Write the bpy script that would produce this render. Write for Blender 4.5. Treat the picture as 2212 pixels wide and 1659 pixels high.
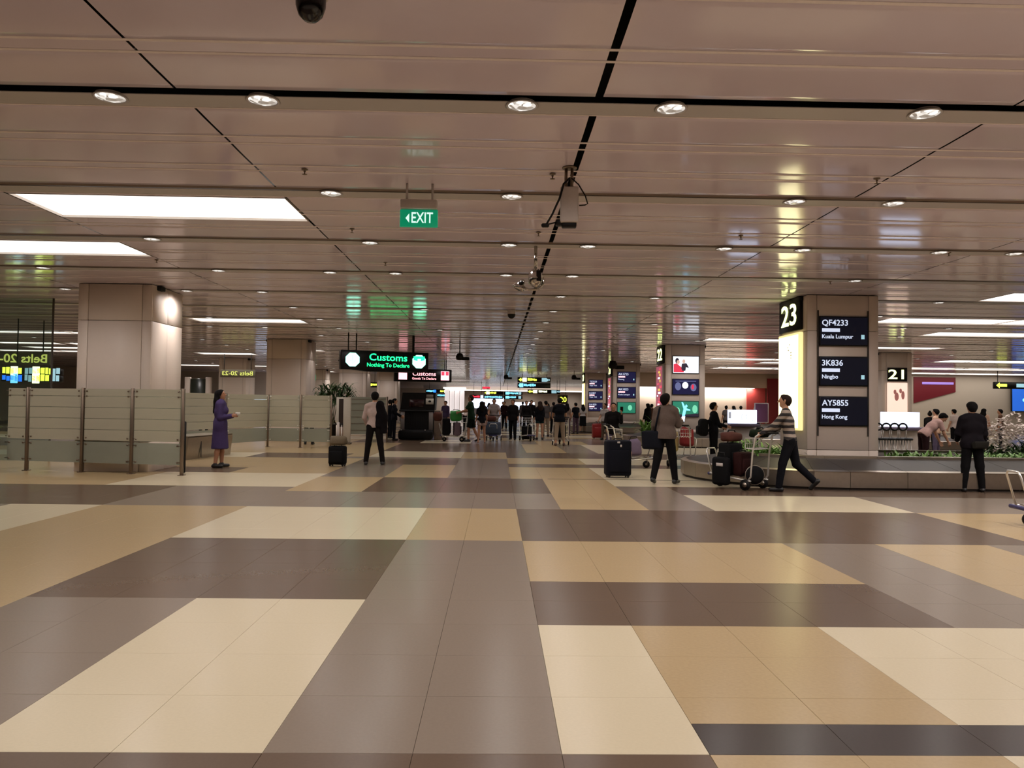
import bpy, bmesh, math, random
import numpy as np
from mathutils import Vector, Matrix, Euler
random.seed(7); rng = np.random.default_rng(7)
SC = bpy.context.scene
for o in list(bpy.data.objects): bpy.data.objects.remove(o)
COL = SC.collection
PI = math.pi
H = 1.5            # eye height
CE = 3.92          # ceiling height

# ------------------------------------------------------------------ camera, world, exposure
cd = bpy.data.cameras.new('camera'); cam = bpy.data.objects.new('camera', cd); COL.objects.link(cam)
cd.sensor_width = 36.0; cd.lens = 1646.15/2212*36.0; cd.clip_end = 400
yaw, pitch, roll = 0.019438, 0.026831, 0.012860
f_ = Vector((math.sin(yaw)*math.cos(pitch), math.cos(yaw)*math.cos(pitch), math.sin(pitch)))
r0 = Vector((math.cos(yaw), -math.sin(yaw), 0)); u0 = r0.cross(f_)
r_ = r0*math.cos(roll)+u0*math.sin(roll); u_ = u0*math.cos(roll)-r0*math.sin(roll)
M = Matrix((r_, u_, -f_)).transposed().to_4x4(); M.translation = (0, 0, H)
cam.matrix_world = M
SC.camera = cam
w = bpy.data.worlds.new('world'); SC.world = w; w.use_nodes = True
w.node_tree.nodes['Background'].inputs[0].default_value = (1.0, .9, .8, 1)
w.node_tree.nodes['Background'].inputs[1].default_value = .12
SC.view_settings.view_transform = 'Standard'; SC.view_settings.look = 'None'
SC.view_settings.gamma = 1; SC.view_settings.use_curve_mapping = False
SC.view_settings.exposure = 0.0
SC.cycles.max_bounces = 6; SC.cycles.diffuse_bounces = 3; SC.cycles.glossy_bounces = 3
SC.cycles.transparent_max_bounces = 16; SC.cycles.transmission_bounces = 4
SC.cycles.use_adaptive_sampling = True; SC.cycles.adaptive_threshold = .06; SC.cycles.use_denoising = True
SC.cycles.caustics_reflective = False; SC.cycles.caustics_refractive = False
SC.cycles.sample_clamp_indirect = 4.0
SPOT_W = 90.0

# ------------------------------------------------------------------ helpers
def lin(c):
    c = c/255.0
    return c/12.92 if c <= .04045 else ((c+.055)/1.055)**2.4
def rgb(*c): return tuple(lin(x) for x in c)
MATS = {}
def mat(name, col, rough=.6, metal=0., var=.08, scale=30., bump=0., spec=.5, emit=None, es=0.):
    """procedural principled material: colour col (linear) broken up by noise, optional fine relief"""
    if name in MATS: return MATS[name]
    m = bpy.data.materials.new(name); m.use_nodes = True; nt = m.node_tree; N = nt.nodes; L = nt.links
    b = N['Principled BSDF']; b.inputs['Roughness'].default_value = rough; b.inputs['Metallic'].default_value = metal
    b.inputs['Specular IOR Level'].default_value = spec
    tc = N.new('ShaderNodeTexCoord'); nz = N.new('ShaderNodeTexNoise'); nz.inputs['Scale'].default_value = scale
    nz.inputs['Detail'].default_value = 3; L.new(tc.outputs['Object'], nz.inputs['Vector'])
    mx = N.new('ShaderNodeMix'); mx.data_type = 'RGBA'
    mx.inputs['A'].default_value = (*[max(0, c*(1-var)) for c in col], 1); mx.inputs['B'].default_value = (*[min(1, c*(1+var)) for c in col], 1)
    L.new(nz.outputs['Fac'], mx.inputs['Factor']); L.new(mx.outputs['Result'], b.inputs['Base Color'])
    if bump:
        bp = N.new('ShaderNodeBump'); bp.inputs['Strength'].default_value = bump; bp.inputs['Distance'].default_value = .01
        L.new(nz.outputs['Fac'], bp.inputs['Height']); L.new(bp.outputs['Normal'], b.inputs['Normal'])
    if emit:
        b.inputs['Emission Color'].default_value = (*emit, 1); b.inputs['Emission Strength'].default_value = es
    MATS[name] = m; return m
def glow(name, col, s, base=None):
    return mat(name, base or tuple(c*.5 for c in col), .4, emit=col, es=s, var=.02)

class MB:
    """collects simple solids into one mesh"""
    def __init__(s): s.v = []; s.f = []; s.m = []; s.sm = []
    def add(s, vs, fs, mi=0, smooth=False, T=None):
        n = len(s.v)
        s.v += [tuple(T @ Vector(v)) if T is not None else tuple(v) for v in vs]
        for f in fs: s.f.append([i+n for i in f]); s.m.append(mi); s.sm.append(smooth)
        return s
    def box(s, c, d, mi=0, T=None, rz=0):
        x, y, z = [k/2 for k in d]
        vs = [(a*x, b*y, e*z) for a in (-1, 1) for b in (-1, 1) for e in (-1, 1)]
        R = Matrix.Translation(c) @ Matrix.Rotation(rz, 4, 'Z')
        if T is not None: R = T @ R
        return s.add(vs, [(0,1,3,2),(4,6,7,5),(0,4,5,1),(2,3,7,6),(0,2,6,4),(1,5,7,3)], mi, False, R)
    def rbox(s, c, d, r=.02, seg=2, mi=0, T=None, rz=0):
        bm = bmesh.new(); bmesh.ops.create_cube(bm, size=1)
        for v in bm.verts: v.co = Vector((v.co.x*d[0], v.co.y*d[1], v.co.z*d[2]))
        bmesh.ops.bevel(bm, geom=bm.edges[:], offset=min(r, min(d)*.49), segments=seg, profile=.5, affect='EDGES')
        bm.verts.index_update()
        R = Matrix.Translation(c) @ Matrix.Rotation(rz, 4, 'Z')
        if T is not None: R = T @ R
        s.add([v.co[:] for v in bm.verts], [[v.index for v in f.verts] for f in bm.faces], mi, True, R); bm.free(); return s
    def tube(s, pts, r, n=8, mi=0, closed=False, T=None, r1=None):
        P = [Vector(p) for p in pts]; k = len(P); vs = []; fs = []; up = None
        for i, p in enumerate(P):
            if closed: t = P[(i+1) % k]-P[i-1]
            else: t = P[min(i+1, k-1)]-P[max(i-1, 0)]
            t.normalize()
            if up is None: up = t.orthogonal().normalized()
            up = (up - t*up.dot(t))
            up = up.normalized() if up.length > 1e-5 else t.orthogonal().normalized()
            b = t.cross(up); rr = r if r1 is None else r+(r1-r)*i/(k-1)
            vs += [p+(up*math.cos(a)+b*math.sin(a))*rr for a in [2*PI*j/n for j in range(n)]]
        for i in range(k if closed else k-1):
            for j in range(n):
                a = i*n+j; b_ = i*n+(j+1) % n; c = ((i+1) % k)*n+(j+1) % n; d = ((i+1) % k)*n+j
                fs.append((a, b_, c, d))
        if not closed: fs.append(tuple(range(n-1, -1, -1))); fs.append(tuple((k-1)*n+j for j in range(n)))
        return s.add(vs, fs, mi, True, T)
    def cyl(s, a, b, r, n=12, mi=0, r1=None, T=None): return s.tube([a, b], r, n, mi, T=T, r1=r1)
    def lathe(s, prof, n=16, mi=0, T=None):
        vs = [(r*math.cos(2*PI*j/n), r*math.sin(2*PI*j/n), z) for r, z in prof for j in range(n)]
        fs = [(i*n+j, i*n+(j+1) % n, (i+1)*n+(j+1) % n, (i+1)*n+j) for i in range(len(prof)-1) for j in range(n)]
        return s.add(vs, fs, mi, True, T)
    def prism(s, poly, y0, y1, mi=0, T=None):
        """polygon in x,z extruded along y"""
        n = len(poly); vs = [(x, y0, z) for x, z in poly]+[(x, y1, z) for x, z in poly]
        fs = [tuple(range(n)), tuple(range(2*n-1, n-1, -1))]+[(i, i+n, (i+1) % n+n, (i+1) % n) for i in range(n)]
        return s.add(vs, fs, mi, False, T)
    def mesh(s, name, mats):
        me = bpy.data.meshes.new(name); me.from_pydata(s.v, [], s.f)
        for m in (mats if isinstance(mats, (list, tuple)) else [mats]): me.materials.append(m)
        me.polygons.foreach_set('material_index', s.m); me.polygons.foreach_set('use_smooth', s.sm)
        bm = bmesh.new(); bm.from_mesh(me); bmesh.ops.recalc_face_normals(bm, faces=bm.faces[:]); bm.to_mesh(me); bm.free()
        me.update(); return me
    def build(s, name, mats, parent=None, loc=(0,0,0), rz=0): return link(name, s.mesh(name, mats), parent, loc, rz)
def link(name, me, parent=None, loc=(0,0,0), rz=0):
    o = bpy.data.objects.new(name, me); COL.objects.link(o); o.location = loc; o.rotation_euler = (0, 0, rz)
    if parent: o.parent = parent
    return o
def tag(o, label=None, cat=None, group=None, kind=None):
    for k, v in (('label', label), ('category', cat), ('group', group), ('kind', kind)):
        if v: o[k] = v
    return o
def empty(name, label, cat, loc, rz=0, group=None):
    o = bpy.data.objects.new(name, None); COL.objects.link(o); o.location = loc; o.rotation_euler = (0, 0, rz); o.empty_display_size = .1
    return tag(o, label, cat, group)
def struct(o, label=None): return tag(o, label, kind='structure')
def dup(root, loc, rz=0, label=None, group=None):
    r = root.copy(); COL.objects.link(r); r.location = loc; r.rotation_euler = (0, 0, rz)
    if label: r['label'] = label
    if group: r['group'] = group
    for ch in list(root.children):
        c = ch.copy(); COL.objects.link(c); c.parent = r
        for g in ch.children:
            d = g.copy(); COL.objects.link(d); d.parent = c
    return r
def text_mesh(s, size, mirror=False, depth=.004, bold=0.):
    c = bpy.data.curves.new('t', 'FONT'); c.body = s; c.size = size; c.extrude = depth; c.align_x = 'CENTER'; c.align_y = 'CENTER'
    c.offset = bold*size; c.resolution_u = 3
    o = bpy.data.objects.new('t', c); COL.objects.link(o); dg = bpy.context.evaluated_depsgraph_get()
    me = bpy.data.meshes.new_from_object(o.evaluated_get(dg)); bpy.data.objects.remove(o); bpy.data.curves.remove(c)
    # stand the text up in x,z facing -y
    T = Matrix.Rotation(PI/2, 4, 'X')
    if mirror: T = Matrix.Diagonal((-1, 1, 1, 1)) @ T
    me.transform(T)
    if mirror: me.flip_normals()
    return me
def text(name, s, size, m, parent, loc, rz=0, mirror=False, width=None, bold=0.012, align='C'):
    me = text_mesh(s, size, mirror, bold=bold); me.name = name; me.materials.clear(); me.materials.append(m)
    xs = [v.co.x for v in me.vertices]
    if width: me.transform(Matrix.Diagonal((width/(max(xs)-min(xs)), 1, 1, 1)))
    if align == 'L': me.transform(Matrix.Translation((-min(v.co.x for v in me.vertices), 0, 0)))
    return link(name, me, parent, loc, rz)

# ------------------------------------------------------------------ materials
M_cream = mat('tile_cream', rgb(192,179,152), .25, var=.05, scale=60, spec=.10)
M_tan = mat('tile_tan', rgb(163,141,106), .25, var=.10, scale=45, spec=.10)
M_grey = mat('tile_grey', rgb(122,109,96), .25, var=.07, scale=60, spec=.10)
M_brown = mat('tile_brown', rgb(92,75,61), .25, var=.07, scale=60, spec=.10)
M_char = mat('tile_charcoal', rgb(60,52,48), .25, var=.07, scale=60, spec=.10)
M_grout = mat('grout', rgb(150,136,118), .8)
M_ceil = mat('ceiling_metal', rgb(221,208,223), .12, var=.02, scale=4, spec=.6)
M_chan = mat('ceiling_channel', rgb(190,184,184), .45, var=.02)
M_black = mat('matt_black', rgb(14,13,13), .8)
M_wall = mat('wall_paint', rgb(205,190,174), .7, var=.03)
M_clad = mat('pillar_cladding', rgb(214,198,184), .5, var=.02, scale=10)
M_joint = mat('joint_dark', rgb(60,52,46), .8)
M_steel = mat('brushed_steel', rgb(178,168,156), .32, metal=1., var=.10, scale=14)
M_chrome = mat('chrome', rgb(226,222,216), .28, metal=.7, var=.02)
M_post = mat('post_steel', rgb(128,112,98), .4, metal=.8, var=.05)
M_rub = mat('black_rubber', rgb(17,15,15), .6, bump=.2, scale=90, spec=.2)
M_belt = mat('belt_plate', rgb(52,46,42), .45, var=.10, scale=6, spec=.2)
M_signblk = mat('sign_black', rgb(14,12,12), .4, spec=.2)
M_plastic = mat('white_plastic', rgb(196,186,180), .5)
M_dkplastic = mat('dark_plastic', rgb(19,17,17), .45, spec=.25)
M_green = glow('sign_green', (.012,1.,.26), 2.6)
M_greenp = glow('sign_palegreen', (.32,1.,.72), 3.2)
M_red = glow('sign_red', (1.,.03,.06), 2.2)
M_redp = glow('sign_pink', (1.,.42,.46), 2.2)
M_yel = glow('sign_yellow', (.8,.95,.08), 2.2)
M_yelw = glow('sign_paleyellow', (1.,1.,.55), 3.)
M_blue = glow('sign_blue', (.02,.2,1.), 1.6)
M_bluep = glow('sign_paleblue', (.2,.68,1.), 1.8)
M_greyb = glow('sign_greyblue', (.35,.6,.68), .9)
M_white = glow('screen_white', (.66,.76,1.), 2.4)
M_txt = glow('screen_text', (.72,.8,1.), .8)
M_scrn = mat('screen_dark', rgb(14,14,19), .3, spec=.2, emit=(.004,.004,.008), es=1.)
M_scrb = mat('screen_navy', rgb(18,16,34), .3, spec=.2, emit=(.012,.011,.045), es=1.)
M_lamp = glow('light_panel', (1.,.95,.87), 2.2)
M_exitg = glow('exit_green', (.0,.20,.09), 1.0)
M_exitw = glow('exit_white', (.75,1.,.92), 1.0)
M_num = glow('number_yellow', (.9,1.,.36), 3.2)
M_box = glow('lightbox_cream', (1.,.9,.5), 3.6)
M_boxframe = glow('lightbox_edge', (1.,.85,.38), 1.0)

def lens_mat():
    m = bpy.data.materials.new('downlight_lens'); m.use_nodes = True; nt = m.node_tree; N = nt.nodes; L = nt.links
    b = N['Principled BSDF']; tc = N.new('ShaderNodeTexCoord'); vo = N.new('ShaderNodeTexVoronoi'); vo.inputs['Scale'].default_value = 22
    L.new(tc.outputs['Object'], vo.inputs['Vector']); rp = N.new('ShaderNodeValToRGB')
    rp.color_ramp.elements[0].position = .22; rp.color_ramp.elements[0].color = (.12,.11,.10,1)
    rp.color_ramp.elements[1].position = .9; rp.color_ramp.elements[1].color = (1,.97,.92,1)
    L.new(vo.outputs['Color'], rp.inputs['Fac']); L.new(rp.outputs['Color'], b.inputs['Emission Color']); b.inputs['Emission Strength'].default_value = 1.1
    b.inputs['Base Color'].default_value = (.6,.6,.6,1); b.inputs['Roughness'].default_value = .2
    return m
M_lens = lens_mat()
def glass_mat(name, col, alpha, rough=.25):
    m = bpy.data.materials.new(name); m.use_nodes = True; nt = m.node_tree; N = nt.nodes; L = nt.links
    b = N['Principled BSDF']; b.inputs['Base Color'].default_value = (*col, 1); b.inputs['Roughness'].default_value = rough
    tl = N.new('ShaderNodeBsdfTranslucent'); tl.inputs['Color'].default_value = (*col, 1)
    ms = N.new('ShaderNodeMixShader'); ms.inputs[0].default_value = .35; L.new(b.outputs[0], ms.inputs[1]); L.new(tl.outputs[0], ms.inputs[2])
    tr = N.new('ShaderNodeBsdfTransparent'); tr.inputs['Color'].default_value = (.86,.93,.89,1); m2 = N.new('ShaderNodeMixShader')
    nz = N.new('ShaderNodeTexNoise'); nz.inputs['Scale'].default_value = 3; mr = N.new('ShaderNodeMapRange')
    mr.inputs['To Min'].default_value = alpha-.04; mr.inputs['To Max'].default_value = alpha+.04
    L.new(nz.outputs['Fac'], mr.inputs['Value']); L.new(mr.outputs['Result'], m2.inputs[0])
    L.new(tr.outputs[0], m2.inputs[1]); L.new(ms.outputs[0], m2.inputs[2]); L.new(m2.outputs[0], N['Material Output'].inputs['Surface'])
    return m
M_frost = glass_mat('frosted_film', rgb(214,206,186), .80)
M_glass = glass_mat('partition_glass', rgb(160,160,144), .38, .1)
M_lowglass = glass_mat('lower_frosted_glass', rgb(172,172,158), .74)
M_clear = glass_mat('clear_glass', rgb(70,78,70), .16, .03)
# ------------------------------------------------------------------ floor
T_ = .6401; X0 = .2992; Y0 = 3.313
CM = {'W': M_cream, 'T': M_tan, 'G': M_grey, 'B': M_brown, 'C': M_char}
RECT = [(-24,1,-7,0,'B'),(1,3,-7,0,'T'),(3,24,-7,0,'W'),
 (-24,-6,0,4,'T'),(-6,-4,0,4,'G'),(-4,-2,0,4,'W'),(-2,0,0,8,'G'),(0,1,0,3,'W'),(1,24,0,.5,'C'),(1,3,.5,3,'T'),(3,6.12,.5,3,'W'),(6.12,24,.5,3,'G'),
 (0,4.5,3,5,'B'),(4.5,6.12,3,8,'G'),(6.12,8.1,3,8,'T'),(8.1,24,3,8,'G'),
 (-24,-11.2,4,12,'G'),(-11.2,-9.2,4,12,'W'),(-9.2,-6,4,12,'T'),(-6,-2,4,8,'B'),(0,4.5,5,8,'T'),
 (-6,-2,8,12,'W'),(-2,0,8,12,'T'),(0,9.06,8,12,'B'),(9.06,24,8,12,'T'),
 (-24,-9.2,12,15,'B'),(-9.2,1,12,15,'G'),(1,3,12,19,'T'),(3,4.5,12,17,'G'),(4.5,9.06,12,15,'W'),(9.06,24,12,15,'G'),
 (-24,-9.2,15,16,'B'),(-9.2,-6,15,16,'G'),(-6,-4,15,19,'T'),(-4,1,15,19,'B'),(4.5,24,15,17,'B'),
 (-24,-11.2,16,20,'T'),(-11.2,-6,16,20,'W'),(3,24,17,19,'W'),
 (-6,-4,19,24,'G'),(-4,-2,19,24,'T'),(-2,0,19,27.6,'G'),(0,3,19,23.4,'T'),(3,24,19,23.4,'W'),
 (-24,-14,20,27,'T'),(-14,-9.2,20,22,'B'),(-9.2,-6,20,27,'T'),(-14,-9.2,22,27,'T'),
 (-6,-2,24,27,'B'),(0,24,23.4,25,'B'),(0,3.1,25,28.3,'T'),(3.1,24,25,28.3,'W'),
 (-24,-11,27,30,'W'),(-11,-7,27,30,'B'),(-7,-2,27,28,'G'),(-7,-6,28,32,'T'),(-6,-2,28,32,'W'),(-2,0,27.6,32,'T'),(0,24,28.3,32,'B'),(-24,-7,30,32,'T'),
 (-24,-6,32,40,'T'),(-6,1,32,40,'B'),(1,3,32,40,'T'),(3,4.5,32,40,'G'),(4.5,24,32,40,'W')]
rr = random.Random(5); j = 40; k = 0
while j < 205:
    hh = rr.choice([2, 3, 4]); i = -24+rr.choice([0, 1, 2]); RECT.append((-24, i, j, j+hh, 'T')) if i > -24 else None
    cyc = ['WGTB', 'BTGW', 'GWBT', 'TBWG'][k % 4]; n = 0
    while i < 24:
        ww = rr.choice([3, 4, 5, 6]); RECT.append((i, min(24, i+ww), j, j+hh, cyc[n % 4])); i += ww; n += 1
    j += hh; k += 1
for (x0, x1) in ((-52, -24), (24, 75)):
    j = -7; k = 0
    while j < 205:
        RECT.append((x0, x1, j, j+4, 'WTBG'[k % 4])); j += 4; k += 1
COLS = sorted(set(list(range(-52, 5))+[4.5, 5.31, 6.12, 7.1, 8.1, 9.06]+[9.06+.98*q for q in range(1, 18)]+list(range(26, 76))))
tiles = []
for (i0, i1, j0, j1, c) in RECT:
    xs = [i0]+[q for q in COLS if i0+.25 < q < i1-.25]+[i1]; ys = [j0]+[q for q in range(math.floor(j0)+1, math.ceil(j1)) if j0+.2 < q < j1-.2]+[j1]
    if j0 > 50 or i0 >= 24 or i1 <= -24: xs = [i0, i1]; ys = [j0, j1]
    for a, b in zip(xs, xs[1:]):
        for d, e in zip(ys, ys[1:]):
            tiles.append((X0+T_*a, X0+T_*b, Y0+T_*d, Y0+T_*e, c))
floor = struct(MB().box((7, 55, -.06), (82, 150, .1)).build('floor', M_grout), 'hall floor of large cream, tan, grey and brown rectangular tiles')
def shown(t):
    cx, cy = (t[0]+t[1])/2, t[3]
    if cy < 2.6: return 0
    u = abs(cx-.02*cy)-(t[1]-t[0])/2
    return 0 if u > cy*.68 else (t[1]-t[0])*(t[3]-t[2])/max(cy, 1)**3
tiles.sort(key=lambda t: -shown(t))
cache = {}; rest = MB(); order = [M_cream, M_tan, M_grey, M_brown, M_char]
def tile_geo(mb, x0, x1, y0, y1, mi, zoff=0.):
    g = .0010; b = .0008
    vs = [(x0+g, y0+g, -.012), (x1-g, y0+g, -.012), (x1-g, y1-g, -.012), (x0+g, y1-g, -.012),
          (x0+g, y0+g, -b), (x1-g, y0+g, -b), (x1-g, y1-g, -b), (x0+g, y1-g, -b),
          (x0+g+b, y0+g+b, 0), (x1-g-b, y0+g+b, 0), (x1-g-b, y1-g-b, 0), (x0+g+b, y1-g-b, 0)]
    fs = [(8,9,10,11)]+[(a, (a+1) % 4, (a+1) % 4+4, a+4) for a in range(4)]+[(a+4, (a+1) % 4+4, (a+1) % 4+8, a+8) for a in range(4)]
    mb.add(vs, fs, mi)
for n, t in enumerate(tiles):
    wd, hg = t[1]-t[0], t[3]-t[2]
    if n < 290:
        key = (round(wd, 3), round(hg, 3), t[4])
        if key not in cache:
            b = MB(); tile_geo(b, -wd/2, wd/2, -hg/2, hg/2, 0); cache[key] = b.mesh('tile', CM[t[4]])
        link('tile', cache[key], floor, ((t[0]+t[1])/2, (t[2]+t[3])/2, 0))
    else:
        tile_geo(rest, t[0], t[1], t[2], t[3], 'WTGBC'.index(t[4]))
tag(rest.build('far_tiles', order, floor), kind='stuff')
MB().box((3.75, Y0+T_*19, .001), (5.4, .035, .004)).build('expansion_joint', M_black, floor)

# ------------------------------------------------------------------ ceiling
struct(MB().box((7, 55, CE+.3), (82, 150, .02)).build('ceiling_void', M_black), 'black void above the ceiling panels').name = 'ceiling_1'
LINES = [-2.53+3.3*k for k in range(-9, 15)]
BLK = .77
def xspans():
    out = []
    for a, b in zip(LINES, LINES[1:]):
        ga = .032 if abs(a-BLK) < .05 else .011; gb = .032 if abs(b-BLK) < .05 else .011
        out.append((a+ga, b-gb))
    return out
SP = xspans()
def panel_geo(mb, x0, x1, y0, y1, sag=.003, seg=8):
    n = seg; vs = []; fs = []
    ys = [y0+(y1-y0)*k/n for k in range(n+1)]
    for k, y in enumerate(ys):
        t = 2*k/n-1; z = -sag*(1-t*t)
        vs += [(x0, y, z), (x1, y, z)]
    for k in range(n): fs.append((2*k, 2*k+1, 2*k+3, 2*k+2))
    m = len(vs); vs += [(x0, y0-.006, .02), (x1, y0-.006, .02), (x0, y1+.006, .02), (x1, y1+.006, .02)]
    fs += [(0, 1, m+1, m), (2*n, 2*n+1, m+3, m+2)]
    mb.add(vs, fs, 0, True)
PAN = [(6.285, 6.968), (7.132, 7.818), (7.982, 8.60)]
STR = [(6.96, 7.14), (7.81, 7.99)]
# luminous panels: (x0, x1, y0, y1)
LUM = [(-5.82,-2.55,9.06,10.2),(-12.4,-5.84,11.78,12.9),(-9.13,-5.84,22.55,23.6),(-22,-15.2,27.5,28.7),(-22,-19.2,33,34.3),(-18.8,-17.2,33.2,34.5),(-25.5,-20.4,38.4,39.8),(-22.3,-15.8,36,37.2),(-15.4,-12.5,38.8,40.2),(-22,-14.5,52,53.6),(-10.6,-8.2,35.5,36.6),(-17,-13,60,61.8),  # left ones past the third: glass reflections built as glowing panels
 (10.6,17.,15.4,16.75),(10.45,20.4,19.95,21.2),(13.75,23.7,23.4,24.7),(13.,17.5,29.3,30.6),(7.45,12.9,26.7,28.),(14.1,20.5,40.,41.8),(10.65,17.0,37.4,39.2),(22.,32.,36.5,38.6),(23.7,34.,43.2,45.4),(13.4,19.8,45.6,47.8),(24,36,49,51.4)]
def hit_lum(x0, x1, y0, y1):
    return any(x0 < b-.05 and x1 > a+.05 and y0 < d-.02 and y1 > c+.02 for a, b, c, d in LUM)
def minus_lum(x0, x1, y0, y1):
    """pieces of a panel left around the luminous panels"""
    out = [(x0, x1, y0, y1)]
    for a, b, c, d in LUM:
        nxt = []
        for (p, q, r, s_) in out:
            if p >= b or q <= a or r >= d or s_ <= c: nxt.append((p, q, r, s_)); continue
            if p < a: nxt.append((p, a, r, s_))
            if q > b: nxt.append((b, q, r, s_))
            pp, qq = max(p, a), min(q, b)
            if r < c-.03: nxt.append((pp, qq, r, c))
            if s_ > d+.03: nxt.append((pp, qq, d, s_))
        out = nxt
    return [o for o in out if o[1]-o[0] > .03 and o[3]-o[2] > .02]
ceil = struct(MB().box((7, 55, CE+.27), (82, 150, .02)).build('ceiling', M_black), 'ceiling of long beige reflective metal panels')
plist = []; strips = MB()
for k in range(-5, 46):
    dy = 2.7*k
    for (x0, x1) in SP:
        far = k > 17 or x0 > 21 or x1 < -13
        for (y0, y1) in PAN:
            for q in minus_lum(x0, x1, y0+dy, y1+dy): plist.append(q)
        for (y0, y1) in STR:
            for q in minus_lum(x0, x1, y0+dy, y1+dy):
                strips.add([(q[0], q[2], CE+.002), (q[1], q[2], CE+.002), (q[1], q[3], CE+.002), (q[0], q[3], CE+.002)], [(0, 1, 2, 3)])
def pshown(q):
    cx, cy = (q[0]+q[1])/2, q[3]
    if cy < 4.5: return 0
    return 0 if abs(cx-.02*cy)-1.6 > cy*.69 else (q[1]-q[0])*(q[3]-q[2])/max(q[2], 1)**3
plist.sort(key=lambda q: -pshown(q)); pc = {}; restp = MB()
for n, q in enumerate(plist):
    wd, hg = q[1]-q[0], q[3]-q[2]; sag = .003*min(1, hg/.67)**2
    if n < 280:
        key = (round(wd, 3), round(hg, 3))
        if key not in pc:
            b = MB(); panel_geo(b, -wd/2, wd/2, -hg/2, hg/2, sag); pc[key] = b.mesh('ceiling_panel', M_ceil)
        link('ceiling_panel', pc[key], ceil, ((q[0]+q[1])/2, (q[2]+q[3])/2, CE))
    else:
        b = MB(); panel_geo(b, q[0], q[1], q[2], q[3], sag, 6); restp.add([(x, y, z+CE) for x, y, z in b.v], b.f, 0, True)
tag(restp.build('far_panels', M_ceil, ceil), kind='stuff')
highlight_lines = MB()
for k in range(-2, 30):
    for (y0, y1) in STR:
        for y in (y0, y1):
            for q in minus_lum(-22, 24, y+2.7*k-.017, y+2.7*k+.017): highlight_lines.box(((q[0]+q[1])/2, (q[2]+q[3])/2, CE), (q[1]-q[0], q[3]-q[2], .003))
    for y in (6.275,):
        highlight_lines.box((1, y+2.7*k, CE-.002), (46, .018, .01))
tag(highlight_lines.build('edge_highlights', mat('edge_highlight_pale', rgb(240,228,228), .5, spec=.5), ceil), kind='stuff')  # pale lines put in for the light caught by panel edges
tag(strips.build('cover_strips', M_ceil, ceil), kind='stuff')
chm = MB().box((0, 0, .003), (79, .245, .006)).mesh('light_channel', M_chan)
for k in range(-5, 46): link('light_channel', chm, ceil, (7, 6.145+2.7*k, CE-.004))

slot_shades = MB()
for k in range(-5, 46):
    if k != 0: slot_shades.box((7, 5.96+2.7*k, CE+.009), (79, .12, .006))
tag(slot_shades.build('slot_shade', mat('slot_shade_brown', rgb(118,100,90), .8), ceil), kind='stuff')  # brown colour stands in for the shade in these slots
def nth(n): return ['first','second','third','fourth','fifth','sixth','seventh','eighth','ninth','tenth','eleventh','twelfth','thirteenth','fourteenth','fifteenth','sixteenth','seventeenth','eighteenth','nineteenth','twentieth','twenty-first'][n]
def px(x, y, z):
    d = Vector((x, y, z-H)); q = d.dot(f_)
    return 1106+1646.15*d.dot(r_)/q, 829.5-1646.15*d.dot(u_)/q
for n, (a, b, c, d) in enumerate(LUM):
    u0_, v0_ = px(a, d, CE); u1_, v1_ = px(b, d, CE)
    side = 'left' if a < 0 else 'right'
    o = empty('ceiling_light_panel', None, 'ceiling light', ((a+b)/2, (c+d)/2, CE))
    wd, hg = b-a, d-c
    # recess walls, then the luminous sheet set up inside, cross bars at the module lines
    fr = MB()
    for s_ in (-1, 1):
        fr.box((0, s_*(hg/2-.006), .03), (wd, .012, .07)); fr.box((s_*(wd/2-.006), 0, .03), (.012, hg, .07))
    fr.build('recess_frame', M_plastic, o)
    MB().box((0, 0, .03), (wd-.03, hg-.03, .008)).build('light_sheet', M_lamp, o)
    bars = [x for x in LINES if a+.4 < x < b-.4]
    for x in bars: MB().box((x-(a+b)/2, 0, .015), (.035, hg-.02, .03)).build('cross_bar', M_plastic, o)
    o['_s'] = (u0_+u1_)/2
LP = [o for o in bpy.data.objects if o.name.startswith('ceiling_light_panel')]
names = {0: 'nearest glowing white ceiling light panel, above and left of the grey-clad left pillar',
 1: 'second nearest glowing ceiling light panel, running off the left edge of the photo', 2: 'glowing ceiling light panel just right of the nearest left pillar'}
for n, o in enumerate(LP):
    a, b, c, d = LUM[n]; s_ = 'left' if a < 0 else 'right'
    same = sorted([q for q in range(len(LUM)) if (LUM[q][0] < 0) == (a < 0)], key=lambda q: LUM[q][2])
    o['label'] = names.get(n, 'glowing ceiling light panel on the %s side, %s nearest of those there' % (s_, nth(same.index(n))))
    o['group'] = 'luminous ceiling panels'; del o['_s']

# downlights: measured rows first, a regular pattern further off and behind the camera, plus added fill lamps
ROWS = {0: [-3.12,-1.91,.17,1.38,3.46], 1: [-1.95,.14,3.45,4.62], 2: [-5.21,-1.95,.15,1.35,3.43,4.64,6.75,7.91],
        3: [-8.41,-5.2,-3.14,-1.92,.14,1.38,6.72], 4: [-9.52,-6.87,-5.22,1.39,3.49,9.9], 5: [-8.4,-5.25,-1.9,1.42,9.9], 6: [-8.4,-5.2,1.4,4.6,12.], 7: [-9.4,-7.6,-5.2,-1.9,1.4,9.9], 8: [-6.4,1.4,4.6,11.6], 9: [-5.2,-1.9,1.4], 10: [1.4,4.6,12.2], 11: [1.4,-5.2], 12:[1.4,4.6]}  # left ends of some later rows added to brighten a pillar
ring = MB().lathe([(.128, .0), (.134, -.006), (.122, -.012), (.112, -.006), (.112, .02)], 24).mesh('downlight', M_chan)
lens = MB().lathe([(.112, -.002), (.08, -.012), (.04, -.018), (.001, -.02)], 24).mesh('lens', M_lens)
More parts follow.
